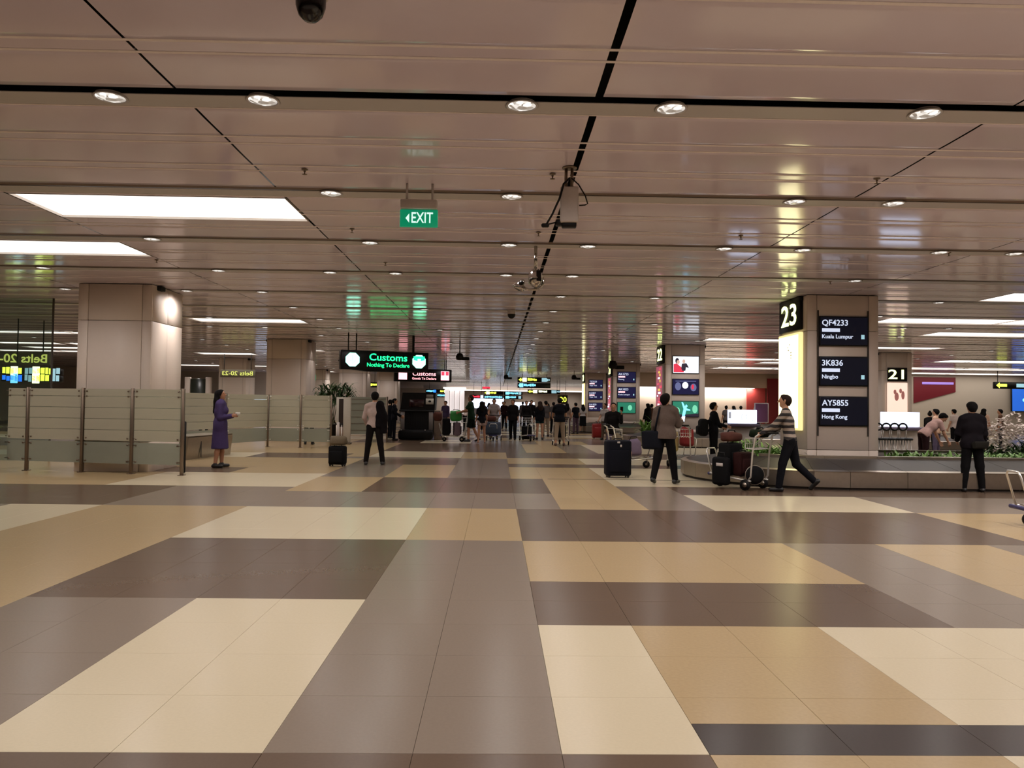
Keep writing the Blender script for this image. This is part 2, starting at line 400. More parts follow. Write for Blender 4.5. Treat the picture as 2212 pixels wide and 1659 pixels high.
NROW = ['nearest','second nearest','third nearest','fourth nearest','fifth nearest','sixth nearest','seventh nearest','eighth nearest','ninth nearest','tenth nearest','eleventh nearest','twelfth nearest','thirteenth nearest']
def spot(x, y, p, z=CE-.05, ang=166, blend=.8):
    ld = bpy.data.lights.new('downlight_or_fill_lamp', 'SPOT'); ld.energy = p; ld.color = (1., .93, .90); ld.spot_size = math.radians(ang); ld.spot_blend = blend; ld.shadow_soft_size = .09
    o = bpy.data.objects.new('downlight_or_fill_lamp', ld); COL.objects.link(o); o.location = (x, y, z); return o
for k, xs in ROWS.items():
    y = 6.09+2.7*k
    vis = [x for x in xs if -5 < px(x, y, CE)[0] < 2217]
    for x in xs:
        o = link('downlight', ring, None, (x, y, CE-.006)); link('lens', lens, o)
        if x in vis:
            tag(o, 'small round downlight in the %s ceiling channel, %s from the left' % (NROW[k], nth(vis.index(x))), 'downlight', 'recessed downlights')
        spot(x, y, SPOT_W)
for k in range(-4, 0):
    for x in (-9.7, -6.4, -3.1, .15, 3.45, 6.75, 10.05): spot(x, 6.09+2.7*k, SPOT_W*1.25)
far_fix = []
for k in range(1, 15):
    for x in (-18.3, -11.7, 13.35, 19.95): far_fix.append((x, 6.09+2.7*(k+ (k > 4))))  # side columns added for light, with fixtures put in to suit
for k in range(16, 21):
    for x in (-18.3, -11.7): far_fix.append((x, 6.09+2.7*k))  # left columns carried on to lift the dark far bay
for k in (8, 13, 18):  # downlights added before the farther pillars to brighten them
    far_fix.append((7.3, 6.09+2.7*k))
    if k > 8: far_fix.append((-8.1, 6.09+2.7*k))
for k in range(13, 38, 2):
    for x in (-1.95, 3.43): far_fix.append((x, 6.09+2.7*k))
for (x, y) in far_fix:
    if not hit_lum(x-.1, x+.1, y-.1, y+.1):
        o = link('downlight', ring, None, (x, y, CE-.006)); link('lens', lens, o)
        cn = {-18.3: 'added outermost left', -11.7: 'added outer left', 13.35: 'added outer right', 19.95: 'added outermost right', -1.95: 'far aisle left', 3.43: 'far aisle right', 7.3: 'added right pillar-row', -8.1: 'added left pillar-row'}[x]
        nn = sorted({b for a_, b in far_fix if a_ == x}).index(y)
        tag(o, 'tiny distant downlight in the %s column, %s nearest of that column' % (cn, nth(nn)), 'downlight', 'far recessed downlights')
    spot(x, y, SPOT_W*1.35)
for k in range(39, 44, 2):
    for x in (-9, -2, 5, 12): spot(x, 6.09+2.7*k, SPOT_W*2.5)  # added lamps without fixtures, brightening the far end wall
for (x, y) in ((7.9, 6.09), (10.05, 6.09), (13.3, 6.09), (7.9, 8.79), (10.05, 8.79), (10.05, 11.49)): spot(x, y, SPOT_W*2.8)  # added out-of-view lamps that brighten the nearest right pillar
# ------------------------------------------------------------------ outer walls
struct(MB().box((-33, 55, 2), (.2, 150, 4.3)).build('wall_left', M_wall), 'far left hall wall')
struct(MB().box((47, 55, 2), (.2, 150, 4.3)).build('wall_right', M_wall), 'far right hall wall')
struct(MB().box((7, 125, 2), (82, .2, 4.3)).build('wall_back', M_wall), 'far end wall of the hall')
struct(MB().box((7, -14, 2), (82, .2, 4.3)).build('wall_front', M_wall), 'hall wall behind the camera')
bk = struct(MB().box((2, 104, 3.72), (24, .4, .5)).build('trim_1', M_wall), 'dropped bulkhead across the far aisle end')
MB().box((2.5, 103.6, 3.36), (19, .5, .14)).build('cove_light', M_lamp, bk)

# ------------------------------------------------------------------ pillars
def screen(parent, x, z, wd, hg, lines, m=M_scrn, bez=None):
    o = MB().rbox((0, 0, 0), (wd+.05, .07, hg+.05), .008, 1).build('screen', M_dkplastic, parent, (x, -.02, z))
    MB().box((0, -.037, 0), (wd, .006, hg)).build('display', m, o)
    for ln in lines:
        if ln[0] == 't':
            text('lettering', ln[1], ln[2], ln[5] if len(ln) > 5 else M_txt, o, (-wd/2+ln[3], -.043, ln[4]), align='L')
        else:
            MB().box((ln[1], -.042, ln[2]), (ln[3], .004, ln[4])).build('print_block', ln[5], o)
    return o
def pillar(x0, y0, label, left, wd=1.52, dp=1.52, slot=True):
    """square clad pillar; origin at the front face centre on the floor"""
    xc = x0+wd/2
    o = empty('pillar', label, 'pillar', (xc, y0, 0)); o['kind'] = 'thing'
    MB().box((0, dp/2+.02, 1.94), (wd-.05, dp-.05, 3.88)).build('core', M_joint, o)
    zs = [(0, .62), (.628, 3.14), (3.148, 3.905)]
    xs = [(-wd/2, -wd/2+.2), (-wd/2+.208, wd/2-.208), (wd/2-.2, wd/2)]
    for z0, z1 in zs:
        for a, b in xs:
            MB().rbox(((a+b)/2, .012, (z0+z1)/2), (b-a, .03, z1-z0), .006, 1).build('cladding_panel', M_clad, o)
        for s in (-1, 1):
            for a, b in ((.03, dp/2-.004), (dp/2+.004, dp-.0)):
                MB().rbox((s*(wd/2-.012), (a+b)/2, (z0+z1)/2), (.03, b-a, z1-z0), .006, 1).build('cladding_panel', M_clad, o)
        MB().rbox((0, dp+.0, (z0+z1)/2), (wd-.04, .03, z1-z0), .006, 1).build('cladding_panel', M_clad, o)
    for s in (-1, 1):       # small black speakers at the two upper corners
        MB().rbox((s*(wd/2+.05), .3, 3.86), (.10, .22, .10), .02, 2).build('corner_speaker', M_black, o)
    return o
def number_box(p, num, wd=1.52, poster='lit'):
    """number and light box on the aisle-side face (facing -x) of a right-hand pillar"""
    g = MB().rbox((0, 0, 0), (.07, 1.2, .72), .01, 1).build('number_box', M_signblk, p, (-wd/2-.045, .80, 3.55))
    t = text('numerals', num, .66, M_num, g, (-.04, 0, -.02), -PI/2, width=.86 if num[-1] != '1' else .7)
    b = MB().rbox((0, 0, 0), (.09, 1.2, 2.12), .012, 1).build('light_box', M_boxframe if poster == 'lit' else M_plastic, p, (-wd/2-.05, .80, 2.08))
    MB().box((-.047, 0, 0), (.006, 1.1, 2.02)).build('poster', M_box if poster == 'lit' else M_post2, b)
    if poster != 'lit':
        rp = random.Random(3)
        for k in range(16):
            MB().rbox((-.052, rp.uniform(-.35, .35), .9-k*.118), (.006, rp.uniform(.15, .5), rp.uniform(.05, .1)), .002, 1).build('print_block', rp.choice([M_redp, M_white, M_post3, M_post4, M_post3]), b)
    else:
        for k in range(6):
            MB().box((-.051, random.uniform(-.18, .12), .82-k*.06), (.004, random.uniform(.04, .16), .03)).build('print_block', M_print, b)
    return b
M_post2 = glow('poster_maroon', (.42,.10,.14), .8); M_post3 = glow('poster_red', (.85,.09,.15), .9); M_post4 = glow('poster_gold', (.9,.6,.12), .9)
M_print = mat('poster_print', rgb(170,160,120), .5, emit=(.55,.5,.3), es=1.)
XR = 6.56
p23 = pillar(XR, 16.0, 'beige clad pillar with glowing number 23 and three flight screens', False)
number_box(p23, '23')
for s in (-.535, .535): MB().box((s, -.012, 2.25), (.03, .02, 2.66)).build('screen_rail', M_joint, p23)
SX = 1.0; SH = .58
def flight(p, z, code, city, airline, m=M_scrn, wh=True, size=.172):
    return screen(p, 0, z, SX, SH, [('t', code, size, .03, .17), ('b', -.28, .02, .38, .075, airline), ('t', city, .118, .03, -.12)] + ([('b', .40, -.12, .07, .09, M_greyb)] if wh else []), m)
flight(p23, 3.14, 'QF4233', 'Kuala Lumpur', M_txt)
flight(p23, 2.29, '3K836', 'Ningbo', M_txt)
flight(p23, 1.445, 'AY5855', 'Hong Kong', M_txt, wh=False)
p22 = pillar(XR, 29.5, 'beige clad pillar with number 22 and three advertising screens', False)
number_box(p22, '22', poster='print')
M_skin_ad = glow('ad_skin', (.75,.5,.4), .8); M_ad_red = glow('ad_red', (.7,.03,.07), 1.); M_ad_dk = glow('ad_dark', (.03,.02,.04), .6)
M_ad_bl = glow('ad_blue', (.15,.17,.35), .7); M_ad_gr = glow('ad_green', (.03,.28,.17), .6); M_ad_grl = glow('ad_palegreen', (.2,.7,.45), .9); M_ad_w = glow('ad_white', (.8,.84,.92), 1.3)
def ell(x, z, a, b, y=-.043, n=14): return [(x+a*math.cos(2*PI*k/n), z+b*math.sin(2*PI*k/n)) for k in range(n)]
def shape(o, polys, m, y=-.043):
    for k, q in enumerate(polys): MB().prism(q, y-.001*k, y+.003).build('picture_shape', m, o)
s1 = screen(p22, 0, 3.13, SX, SH+.06, [], M_ad_w)
shape(s1, [ell(-.34, .15, .075, .11)], M_ad_dk); shape(s1, [ell(-.30, .10, .06, .08)], M_skin_ad, -.046)
shape(s1, [[(-.48,-.3),(-.48,.02),(-.36,.05),(-.2,-.08),(-.08,-.2),(-.08,-.3)]], M_ad_red, -.045)
shape(s1, [ell(-.08, .13, .06, .08)], M_skin_ad); shape(s1, [[(-.18,-.14),(-.16,.04),(.02,.06),(.12,-.12),(.0,-.1),(-.02,-.24),(-.14,-.24)]], M_ad_dk, -.047)
s2 = screen(p22, 0, 2.27, SX, SH, [('b', 0, .22, .8, .03, M_ad_bl)], M_scrb)
shape(s2, [ell(-.3, .02, .12, .16), ell(.3, -.02, .12, .15)], M_ad_bl); shape(s2, [ell(-.02, .06, .12, .13)], M_ad_w); shape(s2, [ell(.27, .0, .05, .1)], M_ad_red, -.048)
s3 = screen(p22, 0, 1.41, SX, SH, [], M_ad_gr)
shape(s3, [ell(-.34, -.06, .12, .13), ell(.36, .0, .10, .16)], M_ad_grl); shape(s3, [[(-.5,-.29),(-.5,-.16),(-.1,-.22),(.5,-.17),(.5,-.29)]], M_ad_dk)
shape(s3, [[(-.14,-.27),(-.08,.0),(-.16,.26),(-.11,.26),(-.03,.1),(.02,.18),(.08,.12),(.02,.03),(.18,-.02),(.18,-.06),(.02,-.05),(-.03,-.27)]], M_bluep, -.046)
p21 = pillar(XR, 43.0, 'beige clad pillar, third along the right row, with number 21 and flight screens', False)
number_box(p21, '21', poster='print')
flight(p21, 3.12, 'AK1725', 'Penang', M_redp, M_scrb); flight(p21, 2.26, 'AK1823', 'Kuala Lumpur', M_redp, M_scrb)
s4 = screen(p21, 0, 1.4, SX, SH, [], M_ad_gr); shape(s4, [ell(.2, .0, .12, .16)], M_ad_grl)
p20 = pillar(XR, 56.5, 'beige clad pillar, farthest of the right row, with three navy flight screens', False)
number_box(p20, '20')
for z, c in ((3.1, 'TZ2223'), (2.25, 'LQ407'), (1.4, 'LA1020')): flight(p20, z, c, 'Taipei  9:05', M_redp, M_scrb)
XL = -8.74
pA = pillar(XL, 16.0, 'nearest left pillar, beige clad, rising behind the frosted glass screen', True)
pB = pillar(XL-.15, 29.5, 'second left pillar, olive-beige, behind the glass partition and plant', True)
pC = pillar(XL-.15, 43.0, 'third left pillar, seen below the green customs sign', True)
pD = pillar(XL-.15, 56.5, 'fourth left pillar, farthest, seen below the red customs sign', True)
for y in (16., 29.5, 43., 56.5):
    spot(-6.93 - (.15 if y > 20 else 0), y+.8, 24, CE-.06, 72, .35)
# second row of pillars on the right, number 21 facing the camera
pR = pillar(16.3, 32., 'pillar with glowing number 21 and a backlit poster, beyond the nearest right pillar', False, 1.3, 1.3)
g = MB().rbox((0, 0, 0), (.82, .08, .58), .01, 1).build('number_box', M_signblk, pR, (0, -.045, 2.98)); text('numerals', '21', .56, M_num, g, (0, -.045, -.02), width=.66)
b = MB().rbox((0, 0, 0), (.84, .08, 1.42), .012, 1).build('light_box', glow('poster_pinkglow', (1.,.72,.58), 1.), pR, (0, -.045, 1.92))
shape(b, [ell(-.12, .32, .06, .1), ell(.12, .36, .06, .1), ell(.22, .18, .07, .18), ell(-.05, .12, .09, .18)], mat('poster_figures', rgb(130,70,60), .5, emit=(.3,.12,.1), es=.8), -.045)
pL2 = pillar(-15.6, 43., 'pale pillar in the far left bay, behind the purple-suited woman', True)
pL3 = pillar(-14.2, 56.5, 'narrow pale pillar in the far left bay beside the reflected belts sign', True)

# ------------------------------------------------------------------ far right shops
o = struct(MB().box((14.85, 55.2, 1.46), (9.7, .2, 2.92)).build('wall_2', mat('white_lit_wall', rgb(206,190,176), .7)), 'white lit wall beyond the flight screens')
struct(MB().box((21, 54.9, 3.42), (22, .5, 1.02)).build('trim_2', M_wall), 'grey bulkhead above the lit wall')
MB().box((14.3, 54.9, 2.89), (8.6, .42, .03)).build('cove_light', M_lamp, o)
struct(MB().box((18.8, 55.0, 1.46), (1.35, .1, 2.92)).build('wall_3', mat('red_panel_pale', rgb(186,70,66), .6)), 'pale red wall panel')
struct(MB().box((20.9, 54.5, 1.8), (2.9, .1, 3.6)).build('wall_4', mat('red_panel', rgb(136,22,30), .5)), 'deep red wall')
al = bpy.data.lights.new('wall_wash', 'AREA'); al.shape = 'RECTANGLE'; al.size = 8.5; al.size_y = .25; al.energy = 280; al.color = (1., .9, .8)
ao = bpy.data.objects.new('wall_wash', al); COL.objects.link(ao); ao.location = (14.3, 54.78, 2.85); ao.rotation_euler = (math.radians(25), 0, 0)
struct(MB().box((34, 52, 2), (22, .2, 4)).build('wall_5', M_wall), 'pale shop wall on the far right')
bn = empty('red_banner', 'dark red banner with a violet highlight along its top, right of number 21', 'banner', (30.2, 51.83, 0))
MB().prism([(-1.55,3.75),(1.35,3.75),(1.35,2.75),(-1.55,1.95)], 0, .06).build('banner_sheet', mat('banner_red', rgb(120,18,34), .5), bn)
MB().rbox((.1, -.03, 3.33), (2.2, .04, .16), .02, 1).build('highlight_strip', glow('violet_highlight', (.4,.25,.75), .8), bn)  # bluish highlight on the banner, built as a glowing strip
bs = empty('blue_screen', 'tall blue screen at the right edge of the photo', 'screen', (36.2, 51.6, 2.45))
MB().rbox((0, 0, 0), (1.9, .12, 2.0), .02, 1).build('frame', M_dkplastic, bs); MB().box((0, -.065, 0), (1.8, .01, 1.9)).build('display', glow('blue_ad', (.03,.16,.75), .8), bs)
MB().prism(ell(.1, -.2, .3, .16), -.08, -.066).build('picture_shape', M_bluep, bs)
ds = empty('direction_sign', 'small dark hanging sign with yellow arrow at far right, above the crowd', 'sign', (31.6, 46, 3.05))
MB().rbox((0, 0, 0), (2.5, .2, .42), .02, 1).build('housing', M_signblk, ds); MB().prism([(-1.15,0),(-.95,.17),(-.95,.08),(-.5,.08),(-.5,-.08),(-.95,-.08),(-.95,-.17)], -.12, -.1).build('arrow', M_yel, ds)
MB().box((.4, -.11, 0), (.6, .02, .22)).build('print_block', M_greyb, ds)
for s in (-1, 1): MB().cyl((s*1, 0, .2), (s*1, 0, CE-3.05), .02).build('hanging_rod', M_black, ds)

struct(MB().box((-21.5, 64, 2), (23, .2, 4)).build('wall_6', M_wall), 'pale wall behind the far left bay')
dk = empty('dark_doorway', 'dark green-black glass doorway in the far left bay, left of the reflected belts sign', 'doorway', (-17.9, 46, 0))
MB().rbox((0, 0, 1.4), (.9, .12, 2.8), .02, 1).build('door_leaf', mat('dark_green_glass', rgb(34,40,30), .3), dk); [MB().rbox((s_*.62, 0, 1.45), (.32, .2, 2.9), .02, 1).build('jamb', M_clad, dk) for s_ in (-1, 1)]
bd = empty('blue_white_display', 'small bluish white display in the far left bay beside the second left pillar', 'display', (-18.3, 60, 0))
MB().rbox((0, 0, .75), (1.4, .5, 1.5), .02, 1).build('plinth', M_dkplastic, bd); MB().rbox((0, 0, 1.78), (1.3, .3, .42), .02, 1).build('lit_panel', M_white, bd)
# ------------------------------------------------------------------ hanging signs
def rods(o, xs, z0, y=0, r=.018):
    for x in xs: MB().cyl((x, y, z0), (x, y, CE-o.location.z+.02), r, 8).build('hanging_rod', M_black, o)
def octagon(x, z, r): return [(x+r*math.cos(PI/8+k*PI/4), z+r*math.sin(PI/8+k*PI/4)) for k in range(8)]
def arrow(x, z, s): return [(x-.13*s, z+.9*s), (x+.13*s, z+.9*s), (x+.13*s, z-.05*s), (x+.62*s, z-.0*s), (x, z-.75*s), (x-.62*s, z-.0*s), (x-.13*s, z-.05*s)]
cg = empty('customs_sign', 'hanging black customs sign with green lettering, Nothing To Declare', 'sign', (-4.0, 27.0, 2.98), math.radians(20))
MB().rbox((0, 0, 0), (3.1, .42, .66), .02, 1).build('housing', M_signblk, cg)
MB().prism([(-1.2,-.33),(1.5,-.33),(1.1,-.39),(-.6,-.39)], -.18, .18).build('underside', M_signblk, cg)
text('lettering', 'Customs', .34, M_green, cg, (.1, -.215, .10), width=1.34, bold=.012)
text('lettering', 'Nothing To Declare', .19, M_green, cg, (.1, -.215, -.165), width=1.5, bold=.006)
for x, mm, ma in ((-1.15, M_greenp, M_green), (1.2, M_greenp, M_green)):
    e_ = MB().prism(octagon(x, 0, .255), -.235, -.212).build('emblem', mm, cg)
    MB().prism([(x-.2,.06),(x-.2,.19),(x+.2,.19),(x+.2,.06),(x+.06,.02),(x+.06,.1),(x-.06,.1),(x-.06,.02)] if x > 0 else arrow(x, -.02, .2), -.238, -.2345).build('arrow', ma if x > 0 else M_exitw, e_)
for x in (-1.28, -.98, 1.0, 1.08): MB().cyl((x, .08 if x in (-.98, 1.08) else -.08, .32), (x, .08 if x in (-.98, 1.08) else -.08, CE-2.98+.02), .022, 8).build('hanging_rod', M_black, cg)
cr = empty('customs_sign', 'hanging black customs sign with red lettering, Goods To Declare', 'sign', (-4.1, 42.0, 3.03), math.radians(14))
MB().rbox((0, 0, 0), (3.15, .4, .70), .02, 1).build('housing', M_signblk, cr)
text('lettering', 'Customs', .33, M_redp, cr, (.05, -.205, .08), width=1.28, bold=.01)
text('lettering', 'Goods To Declare', .19, M_redp, cr, (.05, -.205, -.18), width=1.32, bold=.005)
for x, mm in ((-1.12, M_redp), (1.2, M_redp)):
    e_ = MB().box((x, -.21, 0), (.46, .02, .5)).build('emblem', mm, cr)
    MB().prism(arrow(x, -.0, .24), -.226, -.2195).build('arrow', M_white if x > 0 else M_redp, e_)
    if x > 0: MB().box((x, -.221, .12), (.4, .003, .2)).build('emblem_field', M_red, e_)
rods(cr, (-1.3, 1.22, 1.3), .34, 0, .025)

ex = empty('exit_sign', 'green EXIT sign with left arrow hanging from two rods', 'sign', (-.885, 8.35, 3.53))
MB().rbox((0, 0, .15), (.40, .12, .1), .008, 1).build('housing', M_plastic, ex)
MB().rbox((.0, 0, 0), (.415, .035, .19), .005, 1).build('sign_plate', M_exitg, ex)
text('lettering', 'EXIT', .165, M_exitw, ex, (.035, -.02, 0), width=.235, bold=.008)
MB().prism([(-.145,0),(-.105,.05),(-.105,-.05)], -.022, -.017).build('arrow', M_exitw, ex)
for x in (-.135, .145):
    MB().cyl((x, 0, .19), (x, 0, .40), .013, 8).build('hanging_rod', M_plastic, ex)

def wayfinder(loc, wd, rows, label, gap=.45, rod=True, rz=0, body=.4):
    o = empty('direction_sign', label, 'sign', loc, rz)
    for k, row in enumerate(rows):
        h = MB().rbox((0, 0, 0), (wd, .25, body), .02, 1).build('sign_row', M_signblk, o, (0, 0, -k*gap))
        for (kind, x, w_, m) in row:
            x -= wd/2
            if kind == 'al': MB().prism([(x,0),(x+.2,.16),(x+.2,.07),(x+w_,.07),(x+w_,-.07),(x+.2,-.07),(x+.2,-.16)], -.14, -.122).build('arrow', m, h)
            elif kind == 'i': MB().rbox((x, -.13, 0), (w_, .02, .3), .02, 1).build('icon', m, h)
            elif kind == 'w':       # a word too small to read: letter-sized blocks
                b = MB(); q = x; rw = random.Random(int(q*1000)+k)
                while q < x+w_:
                    l = rw.uniform(.07, .11); b.box((q+l/2, -.13, rw.uniform(-.01, .03)), (l, .02, rw.choice([.14, .18, .2]))); q += l+.03
                b.build('lettering', m, h)
    if rod: rods(o, (-wd/2+.4, wd/2-.3), body/2)
    return o
wayfinder((2.9, 60, 3.46), 2.6, [[('al', .08, .5, M_yel), ('i', .55, .34, M_yelw), ('w', .8, .6, M_yel), ('i', 2.1, .4, M_greyb), ('w', 2.3, .25, M_greyb)], [('al', .05, .4, M_bluep), ('i', .3, .3, M_bluep), ('w', .5, .95, M_bluep)]], 'two-row hanging sign, yellow arrow above blue arrow, in the far aisle centre', .44)
wayfinder((4.6, 75, 2.8), 3.2, [[('al', .05, .5, M_yel), ('i', .75, .4, M_yelw), ('w', 1.1, .8, M_yelw), ('i', 2.6, .5, M_greyb), ('w', 2.9, .25, M_greyb)]], 'single-row hanging sign with yellow arrow, below the two-row sign')
wayfinder((-.37, 85, 2.75), 2.1, [[('w', .05, 1.2, M_yel), ('i', .4, .4, M_yelw)], [('w', .05, 1.4, M_bluep), ('al', 1.5, .5, M_bluep)]], 'far sign, yellow row over blue row, left of the twin blue sign')
wayfinder((1.8, 85.5, 2.75), 2.1, [[('i', .4, .4, M_bluep), ('w', .6, .9, M_bluep), ('i', 1.8, .3, M_greyb)], [('i', .4, .4, M_bluep), ('w', .6, .7, M_bluep), ('i', 1.8, .3, M_greyb)]], 'far sign with two bright blue rows in the aisle centre')
wayfinder((-2.2, 84.6, 2.32), 1.55, [[('w', .1, .9, M_red), ('i', 1.3, .3, M_white)]], 'small far red sign above the long-haired woman')
wayfinder((-1.2, 82, 3.25), .8, [[('w', .06, .7, M_red)]], 'tiny red digital display high in the far aisle', body=.25)
wayfinder((-6.6, 84, 2.85), 2.5, [[('w', .1, .8, M_bluep), ('i', 1.0, .3, M_blue), ('w', 1.6, .3, M_yel), ('i', 2.2, .3, M_yelw)], [('i', 1.0, .3, M_blue), ('w', 1.2, .9, M_bluep)]], 'far blue and yellow sign right of the dark scanner')
wayfinder((-9.3, 60, 2.9), 1.4, [[('w', .1, .8, M_yel), ('i', 1.1, .3, M_yel)]], 'small yellow sign right of the white-shirted man')
wayfinder((-14.1, 23.4, 2.31), 1.75, [[('i', .4, .22, M_yelw), ('w', .05, .5, M_yel), ('w', .72, .15, M_greyb), ('i', 1.05, .22, M_yelw), ('w', .95, .55, M_yel), ('w', 1.55, .15, M_greyb)], [('i', .4, .22, M_bluep), ('w', .05, .6, M_blue), ('w', .72, .15, M_greyb), ('i', 1.05, .22, M_yelw), ('w', .95, .45, M_yel), ('w', 1.55, .15, M_greyb)]], 'dark hanging sign with yellow and blue rows behind glass at far left', .21, body=.2)
M_belts_refl = glow('belts_reflection_yellow', (.66,.70,.16), 1.)
bl = empty('belts_reflection', 'large mirror-image reflection of a Belts 20-23 sign at the left edge of the photo', 'sign', (-14.9, 23.9, 2.72))  # a reflection in the glass, built as a hung glowing sign
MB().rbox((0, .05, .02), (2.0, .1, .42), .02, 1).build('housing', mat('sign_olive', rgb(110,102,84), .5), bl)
text('lettering', 'Belts 20-23', .38, M_belts_refl, bl, (0, -.012, 0), mirror=True, width=1.86)
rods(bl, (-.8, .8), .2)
b2 = empty('belts_reflection', 'smaller mirror-image reflection of a Belts 20-23 sign between the two left pillars', 'sign', (-13.55, 40, 2.93))  # second glass reflection, also built as a hung sign
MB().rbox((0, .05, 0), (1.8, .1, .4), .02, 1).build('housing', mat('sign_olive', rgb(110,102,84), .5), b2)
text('lettering', 'Belts 20-23', .3, M_belts_refl, b2, (0, -.012, 0), mirror=True, width=1.6); rods(b2, (-.7, .7), .2)
for loc, lab in (((-17.6, 42, 3.1), 'small green running-man sign behind the nearest left pillar'), ((-13.2, 55, 3.25), 'small green exit light right of the second left pillar'), ((-11.3, 66, 3.2), 'tiny green exit light under the customs signs')):
    o = empty('exit_light', lab, 'sign', loc); MB().rbox((0, 0, 0), (.32, .1, .42), .01, 1).build('sign_plate', M_exitg, o); MB().prism(ell(0, 0, .1, .14), -.06, -.05).build('pictogram', M_greenp, o); rods(o, (0,), .2, r=.012)

ns = empty('number_sign', 'far lit sign with yellow number 20, right of the single-row arrow sign', 'sign', (6.55, 76, 2.05))
MB().rbox((0, 0, 0), (1.0, .2, .9), .02, 1).build('housing', mat('sign_olive_pale', rgb(150,138,112), .5), ns); text('numerals', '20', .7, M_yel, ns, (.05, -.105, -.02)); rods(ns, (-.3, .3), .44)
# ------------------------------------------------------------------ things on the ceiling
o = empty('dome_camera', 'dark glossy dome camera cut off by the top edge of the photo', 'camera', (-1.12, 4.42, CE))
MB().lathe([(.001, -.005), (.1, -.008), (.1, -.05), (.088, -.06)], 24).build('mount', M_plastic, o)
MB().lathe([(.088, -.06), (.086, -.11), (.07, -.16), (.04, -.19), (.001, -.2)], 24).build('dome', mat('dome_glass', rgb(22,17,18), .12), o)
o = empty('dome_camera', 'small dome camera with black bottom half, left of the black ceiling slot', 'camera', (.34, 19.4, CE))
MB().lathe([(.001, -.0), (.1, -.0), (.1, -.12)], 20).build('mount', M_plastic, o); MB().lathe([(.1, -.12), (.085, -.18), (.05, -.22), (.001, -.235)], 20).build('dome', M_black, o)
ap = empty('wireless_box', 'beige equipment box with cables hanging beside the black ceiling slot', 'equipment box', (.705, 7.65, 3.52), math.radians(-4))
MB().rbox((0, 0, 0), (.185, .13, .36), .015, 2).build('casing', M_plastic, ap)
MB().rbox((0, .02, -.19), (.15, .1, .06), .01, 1).build('bracket', M_dkplastic, ap); MB().rbox((-.09, .03, -.17), (.09, .1, .06), .01, 1).build('bracket', M_dkplastic, ap)
for x in (-.035, .025): MB().cyl((x, .03, .19), (x, .03, .41), .016, 10).build('mounting_pole', M_post, ap)
MB().lathe([(.001, .385), (.075, .385), (.075, .398), (.001, .398)], 16, T=Matrix.Translation((0, .03, 0))).build('ceiling_plate', M_post, ap)
MB().tube([(.0, -.03, .27), (-.06, -.07, .2), (-.1, -.08, .05), (-.17, -.05, -.1), (-.23, -.03, -.2)], .011, 8).build('cable', M_dkplastic, ap)
MB().tube([(.02, -.03, .27), (.09, -.05, .2), (.16, -.03, .09), (.185, 0, .02), (.16, 0, .005), (.1, 0, 0)], .007, 8).build('cable', M_dkplastic, ap)
MB().rbox((-.24, -.03, -.21), (.08, .05, .04), .012, 1).build('antenna', M_dkplastic, ap); MB().cyl((-.22, -.03, -.2), (-.1, .02, -.16), .008, 6).build('antenna_arm', M_dkplastic, ap)
M_mirror = mat('mirror_chrome', rgb(190,184,178), .12, metal=1., var=.02)
ch = empty('twin_spotlight', 'chrome twin-headed device on a rod below the black ceiling slot', 'ceiling device', (.56, 11.55, 3.42))
MB().cyl((0, 0, .12), (0, 0, .52), .026, 12).build('hanging_rod', M_mirror, ch)
MB().lathe([(.001, .15), (.06, .14), (.10, .08), (.115, 0), (.1, -.08), (.05, -.13), (.001, -.14)], 20).build('head', M_mirror, ch)
MB().box((.045, -.085, .03), (.07, .05, .16)).build('head_window', M_dkplastic, ch)
MB().tube([(.11, 0, .02), (.12, 0, -.08), (.05, 0, -.16), (-.1, 0, -.17), (-.2, 0, -.12)], .018, 8).build('arm', M_mirror, ch)
MB().lathe([(.001, .1), (.03, .09), (.07, .0), (.1, -.06), (.07, -.08), (.001, -.07)], 16, T=Matrix.Translation((-.23, 0, -.1)) @ Matrix.Rotation(.5, 4, 'Y')).build('head', M_mirror, ch)
MB().lathe([(.04, 0), (.03, .03), (.001, .035)], 12, T=Matrix.Translation((-.22, -.06, -.08)) @ Matrix.Rotation(PI/2, 4, 'X')).build('head_window', M_dkplastic, ch)
for (loc, l, s, lab) in (((-1.45, 29.2, 3.33), .59, 1., 'dark spotlight hanging from a rod, right of the red customs sign'), ((.6, 52, 3.4), .5, 1.1, 'tiny spotlight cluster at the far end of the black ceiling slot'),
                   ((5.3, 52.5, 3.45), .45, 1.2, 'small metal spotlight hanging left of the far right pillars'), ((5.7, 37.5, 3.55), .35, 1.5, 'dark pair of loudspeakers hanging near pillar 21')):
    o = empty('hanging_spotlight', lab, 'spotlight', loc)
    MB().cyl((0, 0, 0), (0, 0, l), .02, 8).build('hanging_rod', M_black, o)
    MB().lathe([(.001, .12*s), (.1*s, .1*s), (.15*s, -.02*s), (.13*s, -.14*s), (.001, -.16*s)], 14).build('head', M_dkplastic, o)
    MB().rbox((.22*s, 0, -.1*s), (.3*s, .14*s, .12*s), .03, 2).build('head', M_dkplastic, o)
SPR = [(-2.03,7.9),(.55,7.9),(-2.05,10.6),(.55,10.6),(3.95,7.85),(6.3,14.3),(-1.95,13.1),(3.4,10.6),(-5.9,13.2),(6.9,11.5)]
sp0 = None
